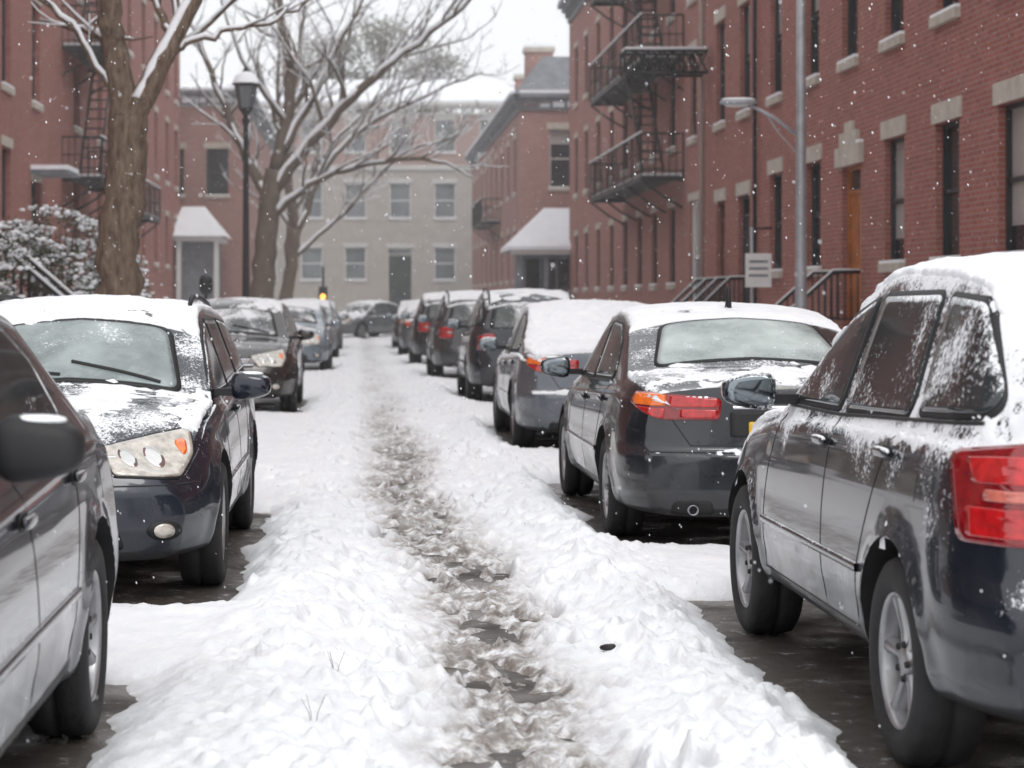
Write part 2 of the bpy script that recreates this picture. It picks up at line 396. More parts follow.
def make_car(name,kind,loc,rz,pcol,snow=dict(),hi=True,glass=None,wglass=None,opts={}):
    sp=SP[kind];W=sp['W'];E=empty(name,loc,rz)
    if 'zs' in opts: E.scale=(1,1,opts['zs'])
    bm=car_shell(sp,150 if hi else 70,2 if hi else 1)
    pj=Proj(bm)
    pm=paint(name+'_paint',pcol,opts.get('speck',.1),opts.get('metal',.25),opts.get('beltspeck',0),opts.get('zw',.18))
    glass=glass or glassm('side_glass',.05,.05);wglass=wglass or glass
    me=bpy.data.meshes.new('body');
    for f in bm.faces: f.smooth=True;f.material_index=1 if f.calc_center_median().z<sp['z0']+.045 else 0
    bm.to_mesh(me);me.materials.append(pm);me.materials.append(M_DARK)
    body=bpy.data.objects.new('body',me);COL.objects.link(body)
    cb=MB()
    for ya in (sp['af'],sp['ar']):
        for s in (1,-1):
            nn=56;Rr=sp['rw']+.05;b=len(cb.v)
            for x in (s*(W-.30),s*(W+.3)):
                for k in range(nn):
                    a=2*math.pi*k/nn;cb.v.append((x,ya+Rr*math.cos(a),sp['rw']+.015+Rr*math.sin(a)))
            for k in range(nn):
                k2=(k+1)%nn;q=(b+k,b+k2,b+nn+k2,b+nn+k);cb.face(q if s>0 else q[::-1],M_DARK)
            q1=[b+k for k in range(nn)];q2=[b+nn+k for k in range(nn)]
            if s>0: cb.face(q1[::-1],M_DARK);cb.face(q2,M_DARK)
            else: cb.face(q1,M_DARK);cb.face(q2[::-1],M_DARK)
    cut=cb.obj('cut')
    b2=bmesh.new();b2.from_mesh(cut.data);bmesh.ops.recalc_face_normals(b2,faces=b2.faces);b2.to_mesh(cut.data);b2.free()
    cut.data.materials.clear();cut.data.materials.append(pm);cut.data.materials.append(M_DARK)
    for p in cut.data.polygons: p.material_index=1
    md=body.modifiers.new('b','BOOLEAN');md.object=cut;md.operation='DIFFERENCE';md.solver='EXACT'
    dg=bpy.context.evaluated_depsgraph_get()
    nme=bpy.data.meshes.new_from_object(body.evaluated_get(dg));body.modifiers.clear();body.data=nme
    bpy.data.objects.remove(cut)
    nme.set_sharp_from_angle(angle=math.radians(38));body.parent=E
    g=MB();tr=MB()
    for w in sp['win']:
        cx=sum(p[0] for p in w)/len(w);cz=sum(p[1] for p in w)/len(w)
        for s in (1,-1):
            big=[(s*W,cx+(p[0]-cx)*1.0+.022*np.sign(p[0]-cx),cz+(p[1]-cz)*1.0+.02*np.sign(p[1]-cz)) for p in w]
            pj.panel(tr,big,(-s,0,0),.0035,M_DARK,.05,step=.05)
            pj.panel(g,[(s*W,p[0],p[1]) for p in w],(-s,0,0),.0075,glass,.04,step=.05)
    (y0,x0),(y1,x1)=sp['ws']
    def trap(y0,x0,y1,x1,e): 
        sg=1 if y0>y1 else -1
        return [(x0+e,y0+sg*e,2),(x1+e,y1-sg*e,2),(-x1-e,y1-sg*e,2),(-x0-e,y0+sg*e,2)]
    def top_panel(mb,tp,off,mat,r):
        pj.panel(mb,[(x,y,1.2) for x,y,_ in tp],(0,0,-1),off,mat,r,step=.05)
    top_panel(tr,trap(y0,x0,y1,x1,.03),.003,M_DARK,.08);top_panel(g,trap(y0,x0,y1,x1,0),.0075,wglass,.07)
    if sp['rw_g']:
        (y0,x0),(y1,x1)=sp['rw_g']
        top_panel(tr,trap(y0,x0,y1,x1,.025),.003,M_DARK,.08);top_panel(g,trap(y0,x0,y1,x1,0),.0075,opts.get('rglass',wglass),.07)
    else:
        zt=(1.46 if kind=='suv' else 1.30);zl=zt-.36
        tp=[(-.58,zl),(-.50,zt),(.50,zt),(.58,zl)]
        pj.panel(tr,[(x*1.05,sp['yr'],zl+(z-zl)*1.08-.01) for x,z in tp],(0,1,0),.003,M_DARK,.06,step=.05)
        pj.panel(g,[(x,sp['yr'],z) for x,z in tp],(0,1,0),.0075,opts.get('rglass',wglass),.05,step=.05)
    g.obj('windows',E)
    L=MB()
    def lamp(mb,s,end,a,poly,off,mat,r=.03):
        a=math.radians(a);cx=s*W*.86;cy=sp['yf'] if end>0 else sp['yr']
        o=Vector((s*math.sin(a),end*math.cos(a),0));sa=Vector((s*math.cos(a),-end*math.sin(a),0))
        pj.panel(mb,[Vector((cx,cy,0))+sa*u+Vector((0,0,z)) for u,z in poly],-o,off,mat,r,step=.025 if hi else .06)
    zf={'sedan':.62,'suv':.70,'wagon':.66}[kind]
    for s in (1,-1):
        ho=.07 if kind=='wagon' else 0
        hp=[(-.34+ho,zf-.02),(-.32+ho,zf+.10),(.02+ho,zf+.155),(.22+ho,zf+.18),(.16+ho,zf+.06),(.02+ho,zf-.04)]
        lamp(L,s,1,35,[(u*1.05,z+(z-zf-.06)*.10) for u,z in hp],.004,M_DARK)
        lamp(L,s,1,35,hp,.009,M_WHITEL)
        for (u,r_) in ((-.21+ho,.042),(-.07+ho,.050)):
            ci=[(u+r_*math.cos(k*math.pi/6),zf+.05+r_*math.sin(k*math.pi/6)) for k in range(12)]
            lamp(L,s,1,35,ci,.012,M_BULB,.01)
        lamp(L,s,1,35,[(.09+ho,zf+.05),(.08+ho,zf+.12),(.16+ho,zf+.135),(.13+ho,zf+.07)],.012,M_ORANGE)
        fz=sp['z0']+.15
        pj.panel(L,[(s*(.64+.085*math.cos(k*math.pi/6)),sp['yf'],fz+.05*math.sin(k*math.pi/6)) for k in range(12)],(0,-1,0),.004,M_DARK,.02,step=.03)
        pj.panel(L,[(s*(.64+.05*math.cos(k*math.pi/6)),sp['yf'],fz+.036*math.sin(k*math.pi/6)) for k in range(12)],(0,-1,0),.009,M_WHITEL,.01,step=.03)
        if kind=='sedan':
            z1=.80
            lamp(L,s,-1,40,[(-.30,z1-.01),(-.30,z1+.12),(.0,z1+.145),(.24,z1+.15),(.26,z1+.09),(.0,z1-.01)],.006,M_RED2)
            lamp(L,s,-1,40,[(-.29,z1+.065),(-.29,z1+.112),(-.04,z1+.13),(-.04,z1+.065)],.011,M_RED,.012)
            lamp(L,s,-1,40,[(-.02,z1+.07),(-.02,z1+.134),(.22,z1+.14),(.235,z1+.1),(.20,z1+.075)],.011,M_ORANGE,.012)
            lamp(L,s,-1,40,[(-.02,z1+.0),(-.02,z1+.055),(.20,z1+.065),(.02,z1+.0)],.011,M_RED,.012)
            lamp(L,s,-1,40,[(-.29,z1+.0),(-.29,z1+.05),(-.10,z1+.052),(-.10,z1+.0)],.011,M_RED,.012)
        else:
            z1=.79 if kind=='suv' else .74
            k_=1 if hi else .5
            sc=lambda pl:[(u*k_,z1+(z-z1)*(1 if hi else .8)) for u,z in pl]
            lamp(L,s,-1,52,sc([(-.18,z1),(-.16,z1+.28),(.03,z1+.30),(.37,z1+.26),(.33,z1+.12),(.30,z1)]),.006,M_RED2,.04)
            lamp(L,s,-1,52,sc([(-.14,z1+.02),(-.14,z1+.105),(.27,z1+.105),(.26,z1+.02)]),.010,M_RED,.015)
            lamp(L,s,-1,52,sc([(-.14,z1+.175),(-.13,z1+.265),(.29,z1+.245),(.25,z1+.175)]),.010,M_RED,.015)
            lamp(L,s,-1,52,sc([(-.14,z1+.125),(-.14,z1+.158),(.02,z1+.158),(.02,z1+.125)]),.010,M_WHITEL,.012)
            lamp(L,s,-1,52,sc([(.04,z1+.125),(.04,z1+.158),(.20,z1+.158),(.20,z1+.125)]),.010,M_PALER if hi else M_RED,.012)
    L.obj('lights',E)
    yf,yr=sp['yf'],sp['yr']
    gz=zf-.02
    pj.panel(tr,[(-.34,yf,gz-.02),(-.42,yf,gz+.10),(.42,yf,gz+.10),(.34,yf,gz-.02)],(0,-1,0),.004,M_DARK,.03,step=.04)
    for k in range(3): pj.strip(tr,[(-.35-k*.02,yf,gz+.012+k*.032),(.35+k*.02,yf,gz+.012+k*.032)],(0,-1,0),.014,.014,M_CHROME)
    pj.panel(tr,[(-.45,yf,sp['z0']+.06),(-.42,yf,sp['z0']+.17),(.42,yf,sp['z0']+.17),(.45,yf,sp['z0']+.06)],(0,-1,0),.004,M_DARK,.03,step=.05)
    pj.strip(tr,[(-.8,yf,zf-.07),(.8,yf,zf-.07)],(0,-1,0),.008,.003,M_DARK)
    for end,y in ((1,yf),(-1,yr)):
        zz=.42 if end>0 else (.72 if kind=='sedan' else .78)
        mt=opts.get('plate',M_PLW)
        pj.panel(tr,[(-.27,y,zz-.03),(-.27,y,zz+.12),(.27,y,zz+.12),(.27,y,zz-.03)],(0,-end,0),.004,M_DARK if end<0 else pm,.02,step=.05)
        pj.panel(tr,[(-.16,y,zz-.035),(-.16,y,zz+.06),(.16,y,zz+.06),(.16,y,zz-.035)],(0,-end,0),.016,mt,.012,step=.05)
        for k in range(5):
            xx=-.10+k*.045
            pj.strip(tr,[(xx,y,zz-.005),(xx,y,zz+.035)],(0,-end,0),.018,.0185,M_DARK,step=.02)
    zb=lambda y:float(sinterp(sp['belt'],np.array([y]),.1)[0])
    zl=sp['z0']+.09
    if kind=='sedan': dl=[(.86,.92),(-.06,-.06),(-1.12,-.98)]
    elif kind=='suv': dl=[(.66,.86),(-.30,-.28),(-1.26,-.97)]
    else: dl=[(.84,.90),(-.06,-.06),(-.95,-.92)]
    seam=.008
    for s in (1,-1):
        D=(-s,0,0)
        for i,(yt,yb) in enumerate(dl):
            lo=zl if i<2 else sp['rw']*2+.12
            pj.strip(tr,[(s*W,yt,zb(yt)+.02),(s*W,(yt+yb)/2,(zb(yt)+lo)/2+.1),(s*W,yb,lo)],D,seam,.0015,M_DARK,step=.04)
            if i==2: pj.strip(tr,[(s*W,yb,lo),(s*W,yb+.14,lo-.22),(s*W,yb+.2,zl)],D,seam,.0015,M_DARK,step=.04)
        pj.strip(tr,[(s*W,dl[0][1],zl),(s*W,dl[2][1]+.2,zl)],D,seam,.0015,M_DARK)
        zr=sp['z0']+.30
        pj.strip(tr,[(s*W,dl[0][1]-.03,zr),(s*W,dl[2][1]+.12,zr+.005)],D,.035,.010,pm if hi else M_DARK)
        pj.strip(tr,[(s*W,sp['win'][0][0][0],sp['win'][0][0][1]-.028),(s*W,sp['win'][0][3][0],sp['win'][0][3][1]-.028),(s*W,sp['win'][-1][-1][0],sp['win'][-1][-1][1]-.028)],D,.014,.008,M_DARK)
        for yy in (dl[1][0]+.10,dl[2][0]+.13):
            h,n=pj.hit(Vector((s*W,yy,zb(yy)-.075)),Vector(D))
            tr.sell(h+n*.022+Vector((0,0,0)),(.012,.095,.017),.6,pm)
            tr.sell(h+n*.002,(.006,.07,.028),.7,M_DARK)
        if s<0:
            pj.strip(tr,[(s*W,sp['ar']-.05,zb(-1.3)-.05),(s*W,sp['ar']-.22,zb(-1.3)-.05),(s*W,sp['ar']-.22,zb(-1.3)-.2)],D,.006,.0012,M_DARK)
        my=sp['win'][0][0][0]-.10+opts.get('mdy',0);mz=sp['win'][0][0][1]+.035+opts.get('mdz',0)
        fn=lambda p:Vector((p.x,p.y*(1 if p.y>0 else .35),p.z*(1-.25*p.x*s/.12)))
        tr.sell((s*(W+.105),my,mz),(.112,.095,.074),.6,M_DARK if opts.get('bm',0) else pm,20,12,None,fn)
        tr.sell((s*(W+.105),my-.0335,mz),(.097,.004,.060),.6,M_MIRR,20,6,None,lambda p:Vector((p.x,p.y,p.z*(1-.25*p.x*s/.12))))
        tr.obox((0,my,0),(1,0,0),(0,1,0),min(s*(W-.1),s*(W+.03)),max(s*(W-.1),s*(W+.03)),mz-.055,mz-.015,-.02,.05,M_DARK)
    hs=[(x,y) for x,y in ((.70,sp['ws'][0][0]+.10),(.68,1.5),(.60,yf-.3))]
    for s in (1,-1): pj.strip(tr,[(s*x,y,1.) for x,y in hs],(0,0,-1),.008,.0015,M_DARK)
    pj.strip(tr,[(-.60,yf-.27,1),(0,yf-.17,1),(.60,yf-.27,1)],(0,0,-1),.008,.0015,M_DARK)
    wy=sp['ws'][0][0]
    for x in (-.50,.05): pj.strip(tr,[(x,wy-.02,1.),(x+.5,wy-.13,1.)],(0,0,-1),.016,.022,M_DARK)
    if kind=='sedan':
        pj.strip(tr,[(-.74,yr,.99),(-.5,yr,.64),(.5,yr,.64),(.74,yr,.99)],(0,1,0),.008,.002,M_DARK)
        pj.strip(tr,[(-.78,yr,.60),(.78,yr,.60)],(0,1,0),.010,.003,M_DARK)
        pj.strip(tr,[(-.25,yr,.865),(.25,yr,.865)],(0,1,0),.022,.014,M_CHROME)
        for k in range(4): pj.strip(tr,[(-.52+k*.035,yr,.92),(-.50+k*.035,yr,.92)],(0,1,0),.022,.006,M_CHROME,step=.01)
        pj.panel(tr,[(-.62,yr,.235),(-.60,yr,.315),(-.38,yr,.315),(-.36,yr,.235)],(0,1,0),.003,M_DARK,.03,step=.04)
        tr.lathe([(.030,.12),(.031,-.035),(.027,-.038),(.025,.05)],(-.49,yr+.06,.262),20,M_STEEL,'y')
        tr.lathe([(.026,-.0),(.001,-.0)],(-.49,yr+.06,.262),20,M_DARK,'y')
    else:
        zz=1.02 if kind=='suv' else .95
        pj.strip(tr,[(-.72,yr,zz+.02),(-.68,yr,.66),(.68,yr,.66),(.72,yr,zz+.02)],(0,1,0),.009,.002,M_DARK)
        pj.strip(tr,[(0,yr,zz+.03),(.32,yr,zz-.02)],(0,1,0),.02,.03,M_DARK)
        pj.strip(tr,[(-.22,yr,.90),(.22,yr,.90)],(0,1,0),.03,.018,M_DARK)
        tr.lathe([(.032,.12),(.034,-.04),(.026,-.045),(.025,.1)],(-.5,yr+.08,sp['z0']),20,M_CHROME,'y')
        if opts.get('rails',False):
            for s in (1,-1):
                pth=[]
                for k in range(13):
                    t=k/12;y=-1.75+t*1.75
                    h,n=pj.hit(Vector((s*(.585),y,1.5)),Vector((0,0,-1)))
                    e=min(1,min(t,1-t)*9);pth.append(h+Vector((0,0,.005+.045*e)))
                tr.tube(pth,.014,8,M_DARK)
    if opts.get('antenna'):
        y=-.75;h,n=pj.hit(Vector((0.0,y,1.4)),Vector((0,0,-1)));tr.tube([h-n*.01,h+Vector((0,-.02,.08)),h+Vector((0,-.035,.15))],[.026,.018,.012],8,M_DARK)
    tr.box(-.62,.62,yr+.5,yf-.5,sp['z0']-.02,sp['z0']+.12,M_DARK)
    for ya in (sp['af'],sp['ar']): tr.tube([(-W+.1,ya,sp['rw']),(W-.1,ya,sp['rw'])],.04,8,M_DARK)
    tr.obj('trim',E)
    wm=MB()
    for ya in (sp['af'],sp['ar']):
        for s in (1,-1): wheel(wm,None,(s*(W-.115),ya,sp['rw']),sp['rw'],s,opts.get('spokes',7),M_RIM,hi,random.random())
    wm.obj('wheels',E)
    # snow
    th=snow.get('t',.035);amt=snow.get('roof',1.);hood=snow.get('hood',.8);ws=snow.get('ws',.1);rg=snow.get('rear',.2);deck=snow.get('deck',.6);edge=snow.get('edge',.62)
    seed=int(abs(loc[1])*10)
    if hi: bmesh.ops.subdivide_edges(bm,edges=[e for e in bm.edges if all(v.normal.z>.25 for v in e.verts)],cuts=1,use_grid_fill=True);bm.normal_update()
    bm.verts.ensure_lookup_table()
    co=np.array([v.co[:] for v in bm.verts]);no=np.array([v.normal[:] for v in bm.verts])
    x,y,z=co.T;nz=no[:,2]
    n1=fbm(x*1.7+z*.7+seed,y*1.7+z*.9,3,seed);n2=fbm(x*9+z*5,y*9+z*6,3,seed+5)
    n3=fbm(x*24+z*9,y*24-z*11,2,seed+9)
    A=np.full(len(x),float(amt))
    yc,yr_=sp['ws'][0][0],sp['ws'][1][0]
    A=np.where(y>yc+.06,hood,A)
    inws=(y<=yc+.04)&(y>yr_-.03)&(z>.9);A=np.where(inws,ws,A)
    A=np.where(inws&(y>yc-.05),np.maximum(A,hood*.7),A)
    A=np.where((y>yf-.55)&(np.abs(x)>.30)&(z<zf+.22),np.minimum(A,-.3),A)
    A=np.where((y>yf-.22),np.minimum(A,.1),A)
    if sp['rw_g']:
        a,b=sp['rw_g'][0][0],sp['rw_g'][1][0]
        A=np.where((y<b+.02)&(y>a-.02),rg,A);A=np.where(y<=a-.02,deck,A)
    else: A=np.where(y<yr+.45,np.where(nz<.85,rg,A),A)
    ns_=sstep(edge-.14,edge+.14,nz+n2*.16+n3*.08)
    m=ns_*np.clip((A-.5)*2.2+.5+n1*1.5+n2*.9+n3*.5,0,1)
    led=snow.get('ledge',0);lm=0
    if led>0:
        lm=sstep(.22,.42,nz+n2*.25+n3*.15)*sstep(.0,.3,n1+led-.35)*(z<1.25)*(z>.45)
        if kind=='sedan': lm=lm*(z<.75)
        lm=lm*(ns_<.3)
        m=np.maximum(m,lm*.5)
    off=-.014+m*(.016+th*(.75+.6*n1+.5*n2+.3*n3))
    off=np.where(m<.02,-.014,off)
    up=np.stack([no[:,0]*.7,no[:,1]*.7,no[:,2]+.3],-1);up/=np.linalg.norm(up,axis=1)[:,None]
    dirn=np.where((off>0)[:,None],up,no)
    nc=co+dirn*off[:,None]
    for v,c,mm in zip(bm.verts,nc.tolist(),m.tolist()): v.co=c;v.tag=mm>.02
    bmesh.ops.delete(bm,geom=[f for f in bm.faces if not any(v.tag for v in f.verts)],context='FACES')
    sm=bpy.data.meshes.new('snow_cover')
    for f in bm.faces: f.smooth=True;f.material_index=0
    bm.to_mesh(sm);sm.materials.append(M_SNOW);so=bpy.data.objects.new('snow_cover',sm);COL.objects.link(so);so.parent=E
    q=MB()
    for s in (1,-1):
        my=sp['win'][0][0][0]-.10+opts.get('mdy',0);mz=sp['win'][0][0][1]+.035+opts.get('mdz',0)
        q.sell((s*(W+.10),my+.025,mz+.067),(.075,.045,.013),.9,M_SNOW,16,8)
    q.obj('mirror_snow',E)
    bm.free()
    return E

G_SPECK=glassm('side_glass_snowy',.06,.40,zw=.2)
G_CLEAR=glassm('side_glass',.06,.12)
G_WS=glassm('windscreen_frosted',.8,.26,(.05,.065,.065),.08,fc=(.45,.52,.52))
G_REAR=glassm('rear_glass_pale_view',1.,.2,(.12,.15,.15),.08,fc=(.55,.62,.60))  # pale green tint paints in the bright view through the cabin
G_FAR=glassm('car_glass',.2,.1)
PI=math.pi
cars=[]
def car(*a,**k):
    cars.append((a[2],a[1],a[3]));return make_car(*a,**k)
car('parked_suv','suv',(2.61,7.93,0),0,(.010,.014,.022),dict(t=.020,roof=.78,hood=.95,ws=.7,rear=.2,ledge=.40,edge=.70),True,G_SPECK,G_SPECK,dict(speck=.22,beltspeck=.13,zw=.26,spokes=6))
car('parked_sedan','sedan',(2.44,14.40,0),0,(.020,.022,.027),dict(t=.018,roof=.80,hood=.8,rear=.05,deck=.42,ws=.5,ledge=.12,edge=.74),True,G_CLEAR,G_REAR,dict(plate=M_PLY,antenna=True,speck=.12,zw=.18,spokes=10))
car('parked_sedan','sedan',(2.42,22.15,0),0,(.11,.125,.145),dict(t=.04,roof=1.1,hood=1,rear=.9,deck=1.,ws=.9,ledge=.2),True,G_CLEAR,G_REAR,dict(speck=.15,zw=.3,spokes=10))
car('parked_suv','suv',(2.42,31.2,0),0,(.020,.023,.03),dict(t=.02,roof=.6,hood=1,rear=-.2,ws=.5,edge=.8),False,G_FAR,G_FAR,dict(rails=True))
car('parked_suv','suv',(2.20,39.8,0),0,(.05,.05,.055),dict(t=.03,roof=.8,hood=1,rear=-.2,ws=.5,edge=.8),False,G_FAR,G_FAR,dict(rails=True))
car('parked_suv','suv',(2.02,47.5,0),0,(.03,.03,.035),dict(t=.03,roof=.9,hood=1,rear=-.2,ws=.5,edge=.8),False,G_FAR,G_FAR)
car('parked_sedan','sedan',(1.9,55.5,0),0,(.12,.13,.14),dict(t=.05,roof=1.,hood=1,rear=.5,ws=.5),False,G_FAR,G_FAR)
car('parked_sedan','sedan',(1.85,63.5,0),0,(.04,.04,.045),dict(t=.05,roof=1.,hood=1,rear=.5,ws=.5),False,G_FAR,G_FAR)
car('parked_sedan','sedan',(-1.81,5.72,0),PI,(.030,.032,.040),dict(t=.02,roof=.3,hood=.3,rear=.1,deck=.1,ws=.2,edge=.75),True,G_CLEAR,G_REAR,dict(speck=.05,zw=.06,spokes=9,metal=.45,zs=1.07,mdy=-.22,mdz=.05,bm=1))
car('parked_wagon','wagon',(-1.61,12.14,0),PI,(.009,.014,.026),dict(t=.018,roof=.82,hood=.55,ws=.05,rear=.5,ledge=.05,edge=.72),True,G_CLEAR,G_WS,dict(rails=True,speck=.20,zw=.19,spokes=9))
car('parked_wagon','wagon',(-1.76,28.75,0),PI,(.022,.015,.013),dict(t=.02,roof=.45,hood=.0,ws=-.1,edge=.8),True,G_CLEAR,G_FAR,dict(speck=.05,zw=.07))
car('parked_sedan','sedan',(-1.56,44.1,0),PI,(.20,.24,.28),dict(t=.03,roof=.9,hood=.3,ws=.1),False,G_FAR,G_FAR)
car('parked_wagon','wagon',(-1.5,53.2,0),PI,(.25,.27,.28),dict(t=.03,roof=1,hood=.5,ws=.1),False,G_FAR,G_FAR)
car('parked_sedan','sedan',(-1.5,62.,0),PI,(.08,.08,.09),dict(t=.03,roof=1,hood=.5,ws=.1),False,G_FAR,G_FAR)
car('parked_sedan','sedan',(.2,80,0),PI-.7,(.14,.15,.16),dict(t=.03,roof=.8,hood=.6,ws=.3),False,G_FAR,G_FAR)
car('parked_wagon','wagon',(2.9,86,0),PI/2,(.10,.10,.11),dict(t=.03,roof=1,hood=.8,ws=.3),False,G_FAR,G_FAR)

# ------------------------------------------------------------------ ground
t=NT('asphalt_wet');p=t.pos();n=t.noise(p,60,4,.7);n2=t.noise(p,2.2,4)
c=t.mix(t.ramp(n2,.35,.7),C(.042,.035,.030),C(.13,.11,.092))
c=t.mix(t.ramp(t.noise(p,9,4,.8),.58,.68),c,C(.45,.45,.45))
M_ASPH=t.done(t.bsdf(c,t.ramp(n2,.75,.2),0,.5,bump=n,bs=.5,bd=.006))
M_CONC=simple('concrete',(.30,.29,.28),.8,var=.2,vs=5,bump=.2)
g=MB();g.poly([(-700,-300,-.03),(700,-300,-.03),(700,900,-.03),(-700,900,-.03)],M_SNOWF);g.obj('ground')
g=MB();g.poly([(-2.8,-60,0),(3.8,-60,0),(3.8,96,0),(-2.8,96,0)],M_ASPH)
g.poly([(-60,96,0),(60,96,0),(60,108,0),(-60,108,0)],M_ASPH);g.obj('road')
g=MB();g.box(3.8,5.9,-60,96,-.02,.13,M_CONC);g.obj('sidewalk')
g=MB();g.box(-5.2,-2.8,-60,96,-.02,.13,M_CONC);g.obj('sidewalk')

rows=[-25]
while rows[-1]<124:
    y=rows[-1];rows.append(y+(.5 if y<3 else max(.016,.0033*y)))
ys=np.array(rows)
xs=np.concatenate([np.linspace(-40,-9,12)[:-1],np.linspace(-9,-3.1,34)[:-1],np.arange(-3.1,4.3,.018),np.linspace(4.3,10,34)[1:],np.linspace(10,40,12)[1:]])
X,Y=np.meshgrid(xs,ys)
H=.065+.028*fbm(X*.8,Y*.5,3,1)+.022*fbm(X*3,Y*2.2,4,2)
pc=.58-.26*sstep(7,19,Y)+.06*np.sin(Y*.7)+.10*pnoise(Y*.3,Y*0+3,9)-.15*sstep(25,60,Y)
wob=.14*fbm(X*1.5,Y*1.1,3,77)
d=np.abs(X-pc+wob)
lane=np.exp(-((X-pc)/.75)**2)
bil=np.abs(fbm(X*5,Y*4,4,11,.6));H+=lane*.055*(bil-.12)
fine=np.abs(fbm(X*14,Y*12,3,21,.6))
H+=.034*fine*sstep(-1.2,.2,X)*(1-sstep(1.6,2.0,X))
H+=.012*fine
zone=np.exp(-(d/.33)**2)
pn=fbm(X*2.4,Y*.9,4,31,.6);pm=fbm(X*8,Y*6,3,33,.6)
fade=sstep(16,34,Y)
H=H*(1-.8*zone)+zone*(.010+.028*fade+.10*pn+.05*pm)
H-=np.exp(-(d/.75)**2)*.018
pc2=-.05+.08*np.sin(Y*.5+1);tr2=np.exp(-((X-pc2-.1)/.14)**2)
H-=tr2*(.02+.05*fbm(X*2,Y*.8,3,41))*sstep(10,14,Y)
r1=np.exp(-((X+.30-.10*pnoise(Y*.6,Y*0,51))/.34)**2)*sstep(3,5,Y)
H+=r1*(.055+.07*fbm(X*2.,Y*1.4,3,52)+.05*bil)*(1-.5*sstep(9,16,Y))
r2=np.exp(-((X-1.25-.1*pnoise(Y*.5,Y*0+5,55))/.26)**2)
H+=r2*(.06+.06*fbm(X*2.5,Y*1.7,3,56)+.05*bil)*(1-.4*sstep(25,40,Y))
rs=np.random.default_rng(3)
for k in range(900):
    fy=3.5+rs.random()**1.4*45;fx=np.interp(fy,ys,pc[:,0])+rs.normal()*.50
    a=rs.normal()*.35;L_,Wd=.15,.055;dep=.018+.034*rs.random()
    i0,i1=np.searchsorted(ys,[fy-.35,fy+.35]);j0,j1=np.searchsorted(xs,[fx-.3,fx+.3])
    if i1<=i0 or j1<=j0: continue
    dx=X[i0:i1,j0:j1]-fx;dy=Y[i0:i1,j0:j1]-fy
    u=dx*math.cos(a)+dy*math.sin(a);v=-dx*math.sin(a)+dy*math.cos(a)
    q=(u/Wd)**2+(v/L_)**2
    H[i0:i1,j0:j1]+=-dep*np.exp(-q**2)+dep*.45*np.exp(-((np.sqrt(q)-1.45)/.3)**2)
for k in range(3200):
    fy=3.5+rs.random()**1.6*30
    fx=(rs.normal()*.16-.30 if rs.random()<.4 else 1.2+rs.normal()*.2) if rs.random()<.5 else rs.uniform(-.7,1.6)
    r=.008+.030*rs.random()**2.5;hh=r*.8
    i0,i1=np.searchsorted(ys,[fy-3*r,fy+3*r]);j0,j1=np.searchsorted(xs,[fx-3*r,fx+3*r])
    if i1<=i0 or j1<=j0: continue
    q=((X[i0:i1,j0:j1]-fx)**2+(Y[i0:i1,j0:j1]-fy)**2)/r**2
    H[i0:i1,j0:j1]+=hh*np.exp(-q*q)
en=.16*fbm(X*2.2,Y*1.8,4,61)
for (loc,kd,rz) in cars:
    if loc[1]>70: continue
    hw=.90;hl=2.25;cx,cy=loc[0],loc[1]
    qx=np.abs(X-cx)-hw+.0;qy=np.abs(Y-cy)-hl
    sd=np.maximum(qx,qy)
    if loc[1]<9 and cx>0: sd=np.maximum(np.abs(X-cx+.06)-hw-.02,qy)
    H=np.where(sd+en<.28,H*(sstep(-.05,.28,sd+en))+(-.03)*(1-sstep(-.12,.16,sd+en)),H)
kr=sstep(3.70,3.95,X);kl=sstep(2.72,2.95,-X)
H+=kr*.17+kl*.17
road=(1-kr)*(1-kl)
H=np.where((road<.5),np.maximum(H,.17),H)
H+=.25*sstep(6.4,7.6,X)+.25*sstep(5.4,7.,-X)
H+=np.where(Y<2,.02,0)
dirt=np.clip(1.15*np.exp(-(d/.38)**2)*(1-.45*fade)-np.clip(H,0,1)*7+.15,0,1)*(zone>.12)
dirt=np.maximum(dirt,np.clip(.65*lane*np.clip(.055-H,0,.055)/.055+.3*tr2*sstep(10,14,Y)*np.clip(.08-H,0,.08)/.08,0,1))
dirt=np.maximum(dirt,np.clip((.02-H)/.03,0,1)*.8)*road
nr_,nc_=X.shape
me=bpy.data.meshes.new('snow_blanket')
co=np.stack([X,Y,H],-1).reshape(-1,3).astype(np.float32)
idx=np.arange(nr_*nc_).reshape(nr_,nc_)
fc=np.stack([idx[:-1,:-1],idx[:-1,1:],idx[1:,1:],idx[1:,:-1]],-1).reshape(-1,4)
me.vertices.add(len(co));me.vertices.foreach_set('co',co.ravel())
me.loops.add(fc.size);me.loops.foreach_set('vertex_index',fc.ravel().astype(np.int32))
me.polygons.add(len(fc));me.polygons.foreach_set('loop_start',np.arange(0,fc.size,4,dtype=np.int32))
me.polygons.foreach_set('use_smooth',np.ones(len(fc),bool))
at=me.attributes.new('dirt','FLOAT','POINT');at.data.foreach_set('value',dirt.ravel().astype(np.float32))
me.update(calc_edges=True);me.materials.append(M_SNOWG)
o=bpy.data.objects.new('snow_blanket',me);COL.objects.link(o)

